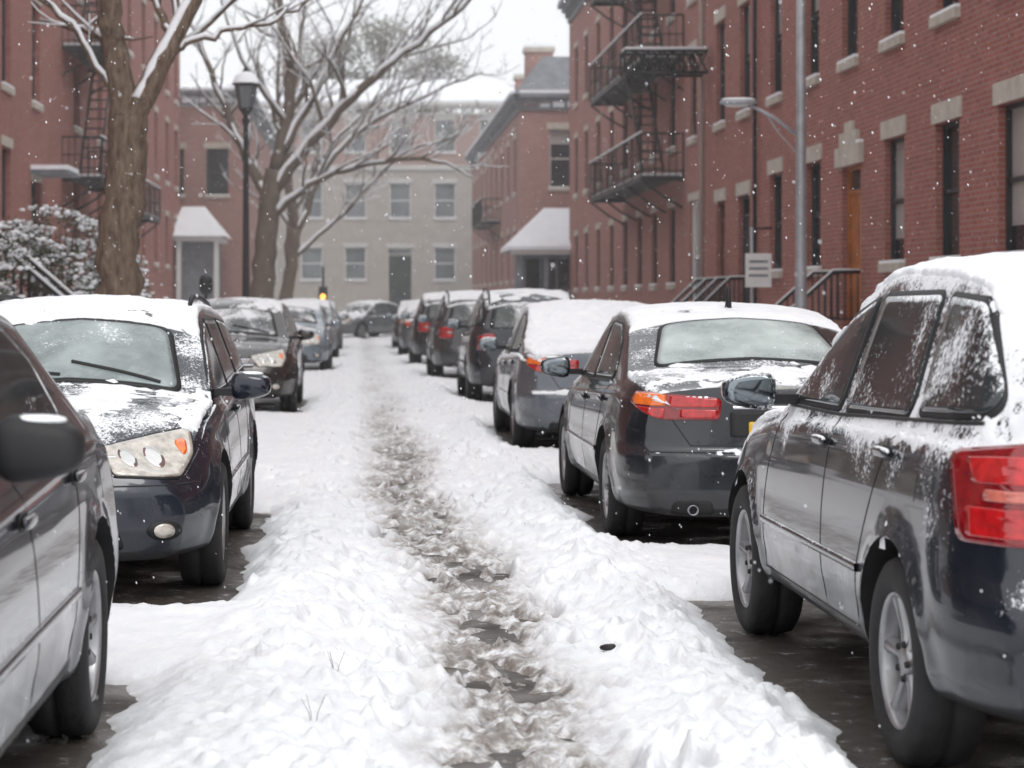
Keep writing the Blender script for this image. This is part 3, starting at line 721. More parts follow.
# ------------------------------------------------------------------ buildings
def brick(name,c1,c2,mortar,dirt=.25):
    t=NT(name);uv=t.n('ShaderNodeUVMap').outputs[0]
    b=t.n('ShaderNodeTexBrick');t.l(uv,b.inputs['Vector']);b.inputs['Scale'].default_value=1
    b.inputs['Brick Width'].default_value=.215;b.inputs['Row Height'].default_value=.075;b.inputs['Mortar Size'].default_value=.007
    b.inputs['Mortar Smooth'].default_value=.2;b.inputs['Bias'].default_value=0
    b.inputs['Color1'].default_value=C(*c1);b.inputs['Color2'].default_value=C(*c2);b.inputs['Mortar'].default_value=C(*mortar)
    n=t.noise(uv,.6,4,.6);n2=t.noise(uv,7,3)
    c=t.mix(t.math('MULTIPLY',t.ramp(n,.4,.75),dirt),b.outputs[0],C(.16,.10,.085))
    c=t.mix(t.math('MULTIPLY',t.ramp(n2,.45,.75),.18),c,C(.50,.33,.28))
    return t.done(t.bsdf(c,.85,0,.25,bump=b.outputs[1],bs=.25,bd=-.006))
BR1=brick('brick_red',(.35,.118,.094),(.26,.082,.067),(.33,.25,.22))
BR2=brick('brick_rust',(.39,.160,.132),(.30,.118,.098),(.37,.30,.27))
BR3=brick('brick_far_hazed',(.38,.19,.16),(.31,.15,.13),(.40,.35,.32))  # paler than the near brick: distance haze put into the colour
BR4=brick('brick_pale_hazed',(.38,.25,.22),(.32,.20,.18),(.42,.38,.35))  # farthest brick, washed out further with painted-in haze
M_STONE=simple('sandstone',(.48,.43,.37),.8,var=.15,vs=4,bump=.2)
M_TAN=simple('tan_stucco',(.38,.345,.315),.85,var=.1,vs=1.5)
M_WHITE=simple('white_paint',(.72,.72,.71),.5,var=.05)
M_SLATE=simple('slate',(.20,.21,.23),.7,var=.2,vs=3)
M_WFR=simple('window_frame_dark',(.035,.033,.035),.5)
M_WFT=simple('window_frame_pale',(.50,.48,.46),.5)
M_DOORO=simple('oak_door',(.38,.13,.03),.4,var=.3,vs=4,coat=.3)
M_DOORB=simple('brown_door',(.14,.045,.03),.4,var=.2,coat=.2)
M_DOORK=simple('dark_door',(.03,.035,.035),.4)
def wg(name,a,b,rough=.05):
    t=NT(name);n=t.noise(t.pos(),.35,3)
    return t.done(t.bsdf(t.mix(t.ramp(n,.35,.65),C(*a),C(*b)),rough,0,.6))
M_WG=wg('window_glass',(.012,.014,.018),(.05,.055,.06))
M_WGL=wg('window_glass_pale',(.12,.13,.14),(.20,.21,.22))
M_BLIND=simple('window_blind',(.36,.34,.32),.5,coat=.6,var=.08,vs=3)
class Bld:
    def __init__(s,name): s.E=empty(name);s.p={}
    def __getitem__(s,k):
        if k not in s.p: s.p[k]=MB()
        return s.p[k]
    def done(s):
        for k,m in s.p.items(): m.obj(k,s.E)
def facade(B,O,U,N,length,z0,z1,wins,wm,frame=M_WFR,stone=M_STONE,lint=.28,blind=.35,glass=M_WG,depth=.18):
    O=Vector(O);U=Vector(U);N=Vector(N);Z=Vector((0,0,1));off=O.x+O.y
    us=sorted(set([0,length]+[w['u0'] for w in wins]+[w['u1'] for w in wins]))
    zs=sorted(set([z0,z1]+[w['z0'] for w in wins]+[w['z1'] for w in wins]))
    W=B['walls'];P=lambda u,z,n=0:O+U*u+Z*z+N*n
    for a,b in zip(us[:-1],us[1:]):
        for c,d in zip(zs[:-1],zs[1:]):
            mu,mz=(a+b)/2,(c+d)/2
            if any(w['u0']<mu<w['u1'] and w['z0']<mz<w['z1'] for w in wins): continue
            W.poly([P(a,c),P(b,c),P(b,d),P(a,d)],wm,[(a+off,c),(b+off,c),(b+off,d),(a+off,d)])
    for w in wins:
        a,b,c,d=w['u0'],w['u1'],w['z0'],w['z1'];k=w.get('k','win');dp=depth
        for q,uv in (([P(a,c),P(a,d),P(a,d,-dp-.1),P(a,c,-dp-.1)],[(0,c),(0,d),(dp,d),(dp,c)]),([P(b,c),P(b,d),P(b,d,-dp-.1),P(b,c,-dp-.1)],[(0,c),(0,d),(dp,d),(dp,c)]),
                     ([P(a,d),P(b,d),P(b,d,-dp-.1),P(a,d,-dp-.1)],[(a,0),(b,0),(b,dp),(a,dp)]),([P(a,c),P(b,c),P(b,c,-dp-.1),P(a,c,-dp-.1)],[(a,0),(b,0),(b,dp),(a,dp)])):
            W.poly(q,wm,uv)
        F=B['window_frames'];fr=w.get('fr',frame);f=.06;gl=w.get('gl',glass)
        F.obox(O,U,N,a,a+f,c,d,-dp-.05,-dp+.04,fr);F.obox(O,U,N,b-f,b,c,d,-dp-.05,-dp+.04,fr)
        F.obox(O,U,N,a+f,b-f,d-f,d,-dp-.05,-dp+.038,fr);F.obox(O,U,N,a+f,b-f,c,c+f,-dp-.05,-dp+.038,fr)
        if k=='win':
            m=(c+d)/2;F.obox(O,U,N,a+f,b-f,m-.03,m+.03,-dp-.04,-dp+.02,fr)
            G=B['windows']
            bl=random.random()<blind;zb_=d-(d-c)*random.choice([.25,.45,.5,.8])
            if bl:
                G.poly([P(a+f,c+f,-dp-.02),P(b-f,c+f,-dp-.02),P(b-f,zb_,-dp-.02),P(a+f,zb_,-dp-.02)],gl)
                G.poly([P(a+f,zb_,-dp-.025),P(b-f,zb_,-dp-.025),P(b-f,d-f,-dp-.025),P(a+f,d-f,-dp-.025)],M_BLIND)
            else: G.poly([P(a+f,c+f,-dp-.02),P(b-f,c+f,-dp-.02),P(b-f,d-f,-dp-.02),P(a+f,d-f,-dp-.02)],gl)
            S=B['sills'];S.obox(O,U,N,a-.08,b+.08,c-.13,c+.003,-.03,.08,stone)
            S2=B['snow'];S2.obox(O,U,N,a-.06,b+.06,c+.004,c+.05,-.10,.07,M_SNOWF)
        else:
            D=B['doors'];dm=w['dm'];ft=d-.45
            D.obox(O,U,N,a+f,b-f,c,ft,-dp-.03,-dp-.005,dm)
            F.obox(O,U,N,a+f,b-f,ft,ft+.06,-dp-.05,-dp+.03,fr)
            B['windows'].poly([P(a+f,ft+.06,-dp-.02),P(b-f,ft+.06,-dp-.02),P(b-f,d-f,-dp-.02),P(a+f,d-f,-dp-.02)],gl)
            wd=b-a
            for (p0,p1,q0,q1) in ((.15,.45,.08,.4),(.55,.85,.08,.4),(.15,.45,.5,.92),(.55,.85,.5,.92)):
                D.obox(O,U,N,a+wd*p0,a+wd*p1,c+(ft-c)*q0,c+(ft-c)*q1,-dp-.01,-dp+.012,dm)
        if lint>0 and not w.get('nol'):
            B['lintels'].obox(O,U,N,a-.12,b+.12,d+.003,d+lint,-.03,.03,stone)
def cornice(B,O,U,N,length,z,mat,mat2=None,sz=1.):
    S=B['cornice']
    S.obox(O,U,N,-.02,length+.02,z-.75*sz,z-.60*sz,-.05,.10*sz,mat)
    S.obox(O,U,N,-.05,length+.05,z-.35*sz,z-.18*sz,-.05,.32*sz,mat)
    S.obox(O,U,N,-.08,length+.08,z-.18*sz,z,-.05,.48*sz,mat)
    k=0
    while k<length: S.obox(O,U,N,k,k+.12,z-.6*sz,z-.35*sz,-.05,.22*sz,mat);k+=.6
    B['snow'].obox(O,U,N,-.06,length+.06,z+.002,z+.12,-.1,.46*sz,M_SNOWF)
def stoop(B,x0,x1,y0,y1,zt,steps,sgn):
    S=B['stoop'];n=steps;dx=(x1-x0)/(n+2)
    for i in range(n):
        a=x0+dx*i
        S.box(min(a,x1),max(a,x1),y0+.002*i,y1-.002*i,zt*i/n+.2-.2*(i/n) if i else .1,zt*(i+1)/n,M_STONE)
        B['snow'].box(min(a,a+dx)+.01,max(a,a+dx)-.01,y0+.03,y1-.03,zt*(i+1)/n+.002,zt*(i+1)/n+.05,M_SNOWF)
    R=B['railing']
    for y in (y0+.05,y1-.05):
        pts=[(x0,y,1.0),(x0+dx*n,y,zt+.95),(x1,y,zt+.95)]
        R.tube(pts,.032,6,M_IRON);R.tube([(p[0],p[1],p[2]-.75) for p in pts],.018,6,M_IRON)
        B['snow'].tube([(p[0],p[1],p[2]+.038) for p in pts],.018,6,M_SNOWF)
        k=0.0
        while k<=1:
            x=x0+(x1-x0)*k;tt=min(1,abs(x-x0)/abs(dx*n));z=1.0+(zt-.05)*tt
            R.tube([(x,y,z-.78),(x,y,z)],.013,5,M_IRON);k+=.07
        for x,zz in ((x0,1.05),): R.tube([(x,y,.1),(x,y,zz)],.035,6,M_IRON)
def fire_escape(x_wall,x_out,y0,y1,levels,rail=1.05,arm=None,ladders=True,name='fire_escape'):
    m=MB();s=1 if x_out>x_wall else -1
    a,b=min(x_wall,x_out),max(x_wall,x_out)
    for z in levels:
        k=a
        while k<b-.02: m.box(k,k+.05,y0,y1,z-.03,z,M_IRON);k+=.085
        m.box(a,b,y0,y0+.06,z-.13,z-.031,M_IRON);m.box(a,b,y1-.06,y1,z-.13,z-.031,M_IRON)
        m.box(min(x_out,x_out-s*.06),max(x_out,x_out-s*.06),y0+.061,y1-.061,z-.13,z-.031,M_IRON)
        pts=[(x_wall,y0,0),(x_out,y0,0),(x_out,y1,0),(x_wall,y1,0)]
        for h in (rail,rail*.55,.12): m.tube([(p[0],p[1],z+h) for p in pts],.024 if h==rail else .014,5,M_IRON)
        for p,q in zip(pts[:-1],pts[1:]):
            L=math.hypot(q[0]-p[0],q[1]-p[1]);n=int(L/(.16 if L<2 else .42))
            for i in range(n+1):
                t=i/n;x=p[0]+(q[0]-p[0])*t;y=p[1]+(q[1]-p[1])*t
                m.tube([(x,y,z),(x,y,z+rail)],.011 if i%4 else .022,4,M_IRON,False)
        n=max(2,int((y1-y0)/2.5))
        for i in range(n+1):
            y=y0+.05+(y1-y0-.1)*i/n
            m.tube([(x_wall,y,z-.8),(x_wall+(x_out-x_wall)*.5,y,z-.5),(x_out,y,z-.1)],.03,5,M_IRON)
    if ladders:
        for z,zz in zip(levels[:-1],levels[1:]):
            for xx in (x_wall+(x_out-x_wall)*.3,x_wall+(x_out-x_wall)*.8):
                m.tube([(xx,y0+1,z),(xx,y0+4.2,zz)],.035,4,M_IRON)
            for i in range(12):
                t=i/12;y=y0+1+3.2*t;z_=z+(zz-z)*t
                m.box(min(x_wall+(x_out-x_wall)*.3,x_wall+(x_out-x_wall)*.8),max(x_wall+(x_out-x_wall)*.3,x_wall+(x_out-x_wall)*.8),y,y+.2,z_,z_+.03,M_IRON)
    E=empty(name);m.obj('ironwork',E)
    q=MB()
    for z in levels:
        q.box(a+.04,b-.04,y0+.08,y1-.08,z+.002,z+.07,M_SNOWF)
        q.tube([(x_out,y0,z+rail+.035),(x_out,y1,z+rail+.035)],.03,5,M_SNOWF)
    if arm:
        m2=MB();y,x0,x1,z0,z1=arm
        for yy in (y,y+.7):
            m2.tube([(x0,yy,z1),(x1,yy,z1)],.035,5,M_IRON);m2.tube([(x0,yy,z0),(x1,yy,z0)],.035,5,M_IRON)
            n=7
            for i in range(n):
                xa=x0+(x1-x0)*i/n;xb=x0+(x1-x0)*(i+1)/n
                m2.tube([(xa,yy,z0),(xb,yy,z1)],.018,4,M_IRON);m2.tube([(xa,yy,z1),(xb,yy,z0)],.018,4,M_IRON);m2.tube([(xa,yy,z0),(xa,yy,z1)],.02,4,M_IRON)
        for i in range(9):
            xa=x0+(x1-x0)*i/8;m2.tube([(xa,y,z1),(xa,y+.7,z1)],.02,4,M_IRON)
        m2.obj('lattice_arm',E)
        q.box(x0+.02,x1-.02,y+.02,y+.68,z1+.036,z1+.09,M_SNOWF)
    q.obj('snow',E)

def W_(y,Y0,w,z0,z1,**k): 
    d=dict(u0=y-w/2-Y0,u1=y+w/2-Y0,z0=z0,z1=z1);d.update(k);return d
XR=8.0
B=Bld('brick_building');Y0,Y1=6,47.4
wins=[]
for y in (8,10.9,13.8,16.7,19.5,22.4,25.2,28.0,30.8,36.3,39.6): wins.append(W_(y,Y0,1.15,2.05,3.95))
wins.append(W_(33.5,Y0,1.3,1.0,3.70,k='door',dm=M_DOORO,fr=M_DOORO,nol=1))
wins.append(W_(42.9,Y0,1.3,1.0,3.7,k='door',dm=M_DOORK))
wins.append(W_(45.7,Y0,1.15,1.0,3.7,k='door',dm=M_DOORB,fr=M_DOORB))
for zz in (5.42,8.85):
    for y in (8,10.9,13.8,16.7,19.5,22.4,25.2,28.0,30.8,33.6,36.4,39.6,42.8,45.7): wins.append(W_(y,Y0,1.1,zz,zz+2.3))
facade(B,(XR,Y0,0),(0,1,0),(-1,0,0),Y1-Y0,0,12.2,wins,BR1,depth=.14)
cornice(B,(XR,Y0,0),(0,1,0),(-1,0,0),Y1-Y0,12.95,M_SLATE)
B['walls'].obox((XR,Y0,0),(0,1,0),(-1,0,0),0,Y1-Y0,12.2,12.9,-.3,-.002,BR1)
B['foundation'].obox((XR,Y0,0),(0,1,0),(-1,0,0),0,Y1-Y0,0,.98,-.05,.06,M_STONE)
O=(XR,Y0,0);u=33.5-Y0
B['surround'].obox(O,(0,1,0),(-1,0,0),u-.85,u+.85,3.703,4.02,-.03,.08,M_STONE);B['surround'].obox(O,(0,1,0),(-1,0,0),u-.6,u+.6,4.023,4.25,-.03,.06,M_STONE);B['surround'].obox(O,(0,1,0),(-1,0,0),u-.28,u+.28,4.253,4.42,-.03,.05,M_STONE)
B['snow'].obox(O,(0,1,0),(-1,0,0),u-.83,u-.61,4.024,4.07,.0,.075,M_SNOWF)
B['downpipe'].tube([(XR-.08,41.3,.9),(XR-.08,41.3,12.2)],.04,8,M_DARK)
stoop(B,6.5,7.97,32.75,34.3,1.0,5,-1);stoop(B,6.6,7.97,42.1,43.7,1.0,5,-1);stoop(B,6.6,7.97,45.0,46.4,1.0,5,-1)
B['roof'].poly([(XR,Y0,12.8),(XR+14,Y0,12.8),(XR+14,Y1,12.8),(XR,Y1,12.8)],M_SNOWF)
facade(B,(XR,Y0,0),(1,0,0),(0,-1,0),14,0,12.85,[],BR1)
B.done()
B=Bld('brick_building');Y0,Y1=47.4,79
wins=[W_(49.4,Y0,1.5,1.2,3.9,k='win',fr=M_WHITE,gl=M_WGL)]
for y in (53,56.2,59.2,62.4,65.8,69.5,73.2,76.6):
    wins.append(W_(y,Y0,1.0,1.9,3.9))
for zz in (5.4,8.8):
    for y in (49.6,53,56.2,59.2,62.4,65.8,69.5,73.2,76.6): wins.append(W_(y,Y0,1.0,zz,zz+2.15))
facade(B,(XR+.02,Y0,0),(0,1,0),(-1,0,0),Y1-Y0,0,12.2,wins,BR2,lint=.2,depth=.12)
cornice(B,(XR+.02,Y0,0),(0,1,0),(-1,0,0),Y1-Y0,12.9,M_SLATE)
B['walls'].obox((XR,Y0,0),(0,1,0),(-1,0,0),.1,Y1-Y0,12.2,12.85,-.3,-.022,BR2)
facade(B,(XR,Y1,0),(1,0,0),(0,1,0),14,0,12.8,[],BR2)
B['roof'].poly([(XR,Y0,12.78),(XR+14,Y0,12.78),(XR+14,Y1,12.78),(XR,Y1,12.78)],M_SNOWF)
B['downpipe'].tube([(XR-.06,47.9,.3),(XR-.06,47.9,12.2)],.05,8,BR2)
B.done()
fire_escape(8.0,6.95,51,62.5,[4.6,7.55,10.6],arm=(46.8,6.0,7.9,6.7,7.2))
fire_escape(6.5,5.6,96,104,[5.2],ladders=False,name='iron_balcony')
B=Bld('brick_house');X0=6.5;Y0,Y1=84,121
wins=[]
for zz,h in ((2.3,2.1),(6.0,2.3)):
    for y in (87,91,95,99,103,107,111,115,118.5): wins.append(W_(y,Y0,1.1,zz,zz+h))
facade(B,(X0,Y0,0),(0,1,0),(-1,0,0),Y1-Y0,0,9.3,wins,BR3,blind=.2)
wins=[dict(u0=1.2,u1=2.5,z0=2.0,z1=4.0),dict(u0=1.2,u1=2.3,z0=6.1,z1=8.5,fr=M_WFT),dict(u0=4,u1=5.2,z0=6.1,z1=8.5,fr=M_WFT)]
facade(B,(X0,Y0,0),(1,0,0),(0,-1,0),9,0,9.3,wins,BR3,blind=.9)
for a in (((X0,Y0,0),(0,1,0),(-1,0,0),Y1-Y0),((X0,Y0,0),(1,0,0),(0,-1,0),9)): cornice(B,*a,9.95,M_SLATE,sz=.9)
R=B['roof'];z0_,z1_=9.95,11.6
pts=[(X0-.3,Y0-.3),(X0+9,Y0-.3),(X0+9,Y1),(X0-.3,Y1)];pi_=[(X0+1.0,Y0+1.0),(X0+9,Y0+1.),(X0+9,Y1),(X0+1.0,Y1)]
for i in range(4):
    j=(i+1)%4;R.poly([(*pts[i],z0_),(*pts[j],z0_),(*pi_[j],z1_),(*pi_[i],z1_)],M_SLATE)
R.poly([(*p,z1_+.01) for p in pi_],M_SNOWF)
for (x,y) in ((7.2,90),(7.6,101),(9.6,88)):
    B['chimneys'].box(x,x+1.2,y,y+.9,10.2,12.4,BR3);B['chimneys'].box(x-.08,x+1.28,y-.08,y+.98,12.401,12.6,M_STONE);B['snow'].box(x-.05,x+1.25,y-.05,y+.95,12.601,12.72,M_SNOWF)
B.done()
B=Bld('porch');x0,x1,y0,y1=5.9,8.3,78.9,83.6
for x in (x0+.15,(x0+x1)/2,x1-.15): B['posts'].box(x-.09,x+.09,y0+.1,y0+.28,0.2,3.4,M_SLATE)
B['wall'].box(x0+.3,x1,y0+.5,y1,.2,3.4,M_SLATE)
for k in range(3): B['windows'].box(x0+.45+k*.62,x0+.98+k*.62,y0+.47,y0+.499,1.4,3.1,M_WG)
Rf=B['roof']
e=[(x0-.25,y0-.3,3.42),(x1+.2,y0-.3,3.42),(x1+.2,y1,3.42),(x0-.25,y1,3.42)];tp=[(x0+1.3,y0+2.2,5.0),(x1+.2,y0+2.2,5.0)]
for zo,mt in ((0,M_SLATE),(.14,M_SNOWF)):
    q=lambda p:(p[0],p[1],p[2]+zo)
    Rf.poly([q(e[0]),q(e[1]),q(tp[1]),q(tp[0])],mt);Rf.poly([q(e[0]),q(tp[0]),q(e[3])],mt);Rf.poly([q(e[3]),q(tp[0]),q(tp[1]),q(e[2])],mt)
Rf.poly([e[0],e[1],(e[1][0],e[1][1],3.56),(e[0][0],e[0][1],3.56)],M_SNOWF);Rf.poly([e[0],e[3],(e[3][0],e[3][1],3.56),(e[0][0],e[0][1],3.56)],M_SNOWF)
B['fascia'].box(x0-.2,x1+.15,y0-.25,y0-.15,3.25,3.415,M_WFT)
B.done()
B=Bld('apartment_building');Xa,Xb,Yf=-12.5,10.5,126
wins=[]
for x in (-11.4,-8.6,-5.9,-3.1,-.4,2.35,5.1,7.9):
    for zz,h in ((2.75,2.0),(6.55,2.15)):
        if x==2.35 and zz<3: wins.append(dict(u0=x-.75-Xa,u1=x+.75-Xa,z0=1.0,z1=4.7,k='door',dm=M_DOORK,fr=M_WFT))
        else: wins.append(dict(u0=x-.65-Xa,u1=x+.65-Xa,z0=zz,z1=zz+h,fr=M_WHITE))
facade(B,(Xa,Yf,0),(1,0,0),(0,-1,0),Xb-Xa,0,9.6,wins,M_TAN,blind=.3,glass=M_WGL,stone=M_WFT)
wins=[dict(u0=x-.65-Xa,u1=x+.65-Xa,z0=10.6,z1=12.6,fr=M_WHITE) for x in (-11.4,-8.6,-5.9,-3.1,-.4,2.35,5.1,7.9)]
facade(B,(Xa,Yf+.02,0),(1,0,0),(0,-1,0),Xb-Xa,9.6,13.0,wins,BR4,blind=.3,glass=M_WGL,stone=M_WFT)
B['band'].obox((Xa,Yf,0),(1,0,0),(0,-1,0),-.05,Xb-Xa+.05,9.5,9.8,-.04,.12,M_WFT)
cornice(B,(Xa,Yf,0),(1,0,0),(0,-1,0),Xb-Xa,13.6,M_WFT)
B['roof'].poly([(Xa-.4,Yf-.5,13.72),(Xb+.4,Yf-.5,13.72),(Xb-2,Yf+5,15.6),(Xa+2,Yf+5,15.6)],M_SNOWF)
B['walls'].box(Xa,Xb,Yf+.6,Yf+10,0,13.0,M_TAN)
B['chimneys'].box(-5,-4,Yf+3,Yf+4,14,17,BR3)
B.done()
B=Bld('brick_building')
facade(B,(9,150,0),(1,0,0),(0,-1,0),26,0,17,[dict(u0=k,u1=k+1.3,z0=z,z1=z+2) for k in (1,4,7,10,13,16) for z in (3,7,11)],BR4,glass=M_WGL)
B['snow'].box(9,35,150,160,17.01,17.3,M_SNOWF);B.done()
B=Bld('brick_building')
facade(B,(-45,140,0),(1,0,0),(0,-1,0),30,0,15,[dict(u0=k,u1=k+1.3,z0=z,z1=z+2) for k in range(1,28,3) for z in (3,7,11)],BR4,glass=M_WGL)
B['snow'].box(-45,-15,140,150,15.01,15.3,M_SNOWF);B.done()

XL=-8.0
B=Bld('brick_building');Y0,Y1=10,90
wins=[]
ycs=[13,17,21,25,29,33,37,41,46.1,50.3,57.5,62.5,66.5,70.5,75,79.5,84,88]
for y in ycs:
    for zz,h in ((2.9,2.05),(6.3,2.5),(10.0,2.4)):
        if y==50.3 and zz<3: wins.append(W_(y,Y0,1.4,1.0,4.4,k='door',dm=M_DOORK))
        else: wins.append(W_(y,Y0,1.2,zz,zz+h))
facade(B,(XL,Y0,0),(0,1,0),(1,0,0),Y1-Y0,0,15.2,wins,BR1,lint=.22)
cornice(B,(XL,Y0,0),(0,1,0),(1,0,0),Y1-Y0,16,M_SLATE)
B['foundation'].obox((XL,Y0,0),(0,1,0),(1,0,0),0,Y1-Y0,0,1.0,-.05,.06,M_STONE)
facade(B,(XL,Y1,0),(-1,0,0),(0,1,0),12,0,15.2,[],BR1);facade(B,(XL,Y0,0),(-1,0,0),(0,-1,0),12,0,15.2,[],BR1)
B['roof'].poly([(XL,Y0,15.3),(XL-12,Y0,15.3),(XL-12,Y1,15.3),(XL,Y1,15.3)],M_SNOWF)
B['canopy'].box(XL,XL+.9,49.4,51.2,4.55,4.65,M_SLATE);B['snow'].box(XL+.01,XL+.92,49.36,51.24,4.651,4.76,M_SNOWF)
stoop(B,-6.2,-7.97,49.5,51.1,1.0,5,1)
B.done()
fire_escape(-8.0,-6.95,54.6,60,[4.8,8.3,11.8])
fire_escape(-8.0,-7.0,64,71,[4.3],ladders=False,name='iron_balcony')
B=Bld('brick_house')
facade(B,(-10,92,0),(1,0,0),(0,-1,0),4.7,0,10.2,[dict(u0=1,u1=2,z0=6.2,z1=8.3),dict(u0=3.,u1=4,z0=6.2,z1=8.3)],BR3)
facade(B,(-5.3,92,0),(0,1,0),(1,0,0),27,0,10.2,[dict(u0=k,u1=k+1.1,z0=z,z1=z+2) for k in (2,6,10,14,18,22) for z in (2.5,6.2)],BR3)
cornice(B,(-10,92,0),(1,0,0),(0,-1,0),4.7,10.9,M_SLATE,sz=.9);cornice(B,(-5.3,92,0),(0,1,0),(1,0,0),27,10.9,M_SLATE,sz=.9)
B['roof'].poly([(-10,92,10.85),(-5.3,92,10.85),(-5.3,119,10.85),(-10,119,10.85)],M_SNOWF)
B.done()
B=Bld('porch');x0,x1,y0,y1=-7.9,-6.1,87,91.5
for x in (x0+.1,x1-.1): B['posts'].box(x-.1,x+.1,y0+.1,y0+.3,.2,4.0,M_WHITE)
B['beam'].box(x0-.1,x1+.1,y0,y1,4.0,4.2,M_WHITE);B['wall'].box(x0+.2,x1-.2,y0+.6,y1,.2,4.0,M_SLATE)
e=[(x0-.3,y0-.3,4.21),(x1+.3,y0-.3,4.21),(x1+.3,y1,4.21),(x0-.3,y1,4.21)];tp=[(x0,y1-1.5,5.6),(x1-.8,y1-1.5,5.6)]
B['roof'].poly([e[0],e[1],tp[1],tp[0]],M_SNOWF);B['roof'].poly([e[1],e[2],tp[1]],M_SNOWF);B['roof'].poly([e[0],tp[0],e[3]],M_SNOWF)
B.done()

B=Bld('iron_stair_railing')
for yy in (30.5,31.8):
    a=Vector((-5.9,yy,2.75));b=Vector((-4.35,yy,1.42));c=Vector((-4.2,yy,1.4))
    B['rail'].tube([a,b,c],.03,6,M_IRON);B['rail'].tube([a-Vector((0,0,.75)),b-Vector((0,0,.75)),c-Vector((0,0,.75))],.02,6,M_IRON)
    B['snow'].tube([a+Vector((0,0,.045)),b+Vector((0,0,.045)),c+Vector((0,0,.04))],.028,6,M_SNOWF)
    for i in range(14):
        p=a.lerp(b,i/13);B['rail'].tube([p-Vector((0,0,.78)),p],.014,4,M_IRON)
    B['rail'].tube([(-4.2,yy,.1),(-4.2,yy,1.5)],.04,6,M_IRON)
for i in range(6):
    B['steps'].box(-7.9,-4.35-.27*i,30.4+.002*i,31.9-.002*i,.0 if i==0 else .02+.2*i-.02,.2+.2*i,M_STONE)
B.done()

# ------------------------------------------------------------------ trees
t=NT('bark');p=t.obj();w=t.n('ShaderNodeMapping');w.inputs['Scale'].default_value=(6,6,1.2);t.l(p,w.inputs[0])
n=t.noise(w.outputs[0],3,4,.65);c=t.mix(t.ramp(n,.3,.7),C(.07,.05,.038),C(.25,.19,.145))
M_BARK=t.done(t.bsdf(c,.9,0,.2,bump=n,bs=.8,bd=.03))
t=NT('bark_far');n=t.noise(t.obj(),3,4);M_BARK2=t.done(t.bsdf(t.mix(n,C(.10,.075,.06),C(.22,.18,.15)),.9,0,.2))
rnd=random.Random(11)
def smooth_path(P,n):
    P=[Vector(p) for p in P];P=[P[0]*2-P[1]]+P+[P[-1]*2-P[-2]];out=[]
    for i in range(1,len(P)-2):
        for k in range(n):
            t=k/n;a,b,c,d=P[i-1:i+3]
            out.append(.5*((2*b)+(c-a)*t+(2*a-5*b+4*c-d)*t*t+(3*b-3*c+d-a)*t**3))
    out.append(P[-2]);return out
WIND=Vector((-.15,-.75,.9)).normalized()
def limb(mb,sb,P,r0,r1,bm_,snow=True,k=8,pw=1.):
    n=len(P);R=[r0+(r1-r0)*(i/(n-1))**pw for i in range(n)]
    mb.tube(P,R,k,bm_)
    if snow:
        seg=[];rr=[]
        def flush():
            nonlocal seg,rr
            if len(seg)>1: sb.tube(seg,rr,6 if k>5 else 4,M_SNOWF)
            seg=[];rr=[]
        for i in range(n):
            t=(P[min(i+1,n-1)]-P[max(i-1,0)]).normalized()
            o=WIND-t*WIND.dot(t);st=1-abs(t.z)
            if (st>.07 or (st>.02 and rnd.random()<.35)) and rnd.random()>.05 and o.length>.1:
                o.normalize();r=R[i];f=min(1,.5+st*1.4)*rnd.uniform(.8,1.15)
                seg.append(P[i]+o*(r*.66+.005));rr.append(max(.011,r*.74*f))
            else: flush()
        flush()
    return R
def grow(mb,sb,p,d,L,r,depth,bm_,up=.12,minr=.006):
    n=max(3,int(L/.35));P=[p.copy()];d=d.normalized()
    for i in range(n):
        d=(d+Vector((rnd.gauss(0,.14),rnd.gauss(0,.14),rnd.gauss(0,.12)+up*.35))).normalized();P.append(P[-1]+d*(L/n))
    limb(mb,sb,P,r,max(minr,r*.25),bm_,True,5 if r>.03 else 3)
    if depth>0: spawn(mb,sb,P,r,max(minr,r*.25),depth-1,L,bm_,up)
def spawn(mb,sb,P,r0,r1,depth,L,bm_,up=.12,dens=1.,start=.2):
    n=max(2,int(L*1.3*dens)+1)
    for k in range(n):
        t=start+(1-start)*(k+rnd.random()*.8)/n
        i=min(len(P)-2,int(t*(len(P)-1)));p=P[i];tg=(P[i+1]-P[i]).normalized()
        o=tg.orthogonal().normalized();o=Matrix.Rotation(rnd.random()*2*PI,3,tg)@o
        if o.z<-.3: o.z*=-.5
        d=(tg*rnd.uniform(.5,1.1)+o*rnd.uniform(.6,1.)).normalized()
        rr=(r0+(r1-r0)*t)*rnd.uniform(.35,.6)
        grow(mb,sb,p,d,L*rnd.uniform(.28,.5)*(1.15-t*.5),max(.008,rr),depth,bm_,up)
def tree(name,limbs,bm_,depth=2,up=.12):
    E=empty(name);mb=MB();sb=MB()
    for (P,r0,r1,sp_,pw) in limbs:
        Q=smooth_path(P,6)
        for i in range(1,len(Q)-1): Q[i]=Q[i]+Vector((rnd.gauss(0,.03),rnd.gauss(0,.03),rnd.gauss(0,.02)))
        limb(mb,sb,Q,r0,r1,bm_,sp_>0,14 if r0>.15 else 8,pw)
        if sp_>0:
            L=sum((Q[i+1]-Q[i]).length for i in range(len(Q)-1))
            spawn(mb,sb,Q,r0,r1,depth,L,bm_,up,sp_)
    mb.obj('branches',E);sb.obj('branch_snow',E)
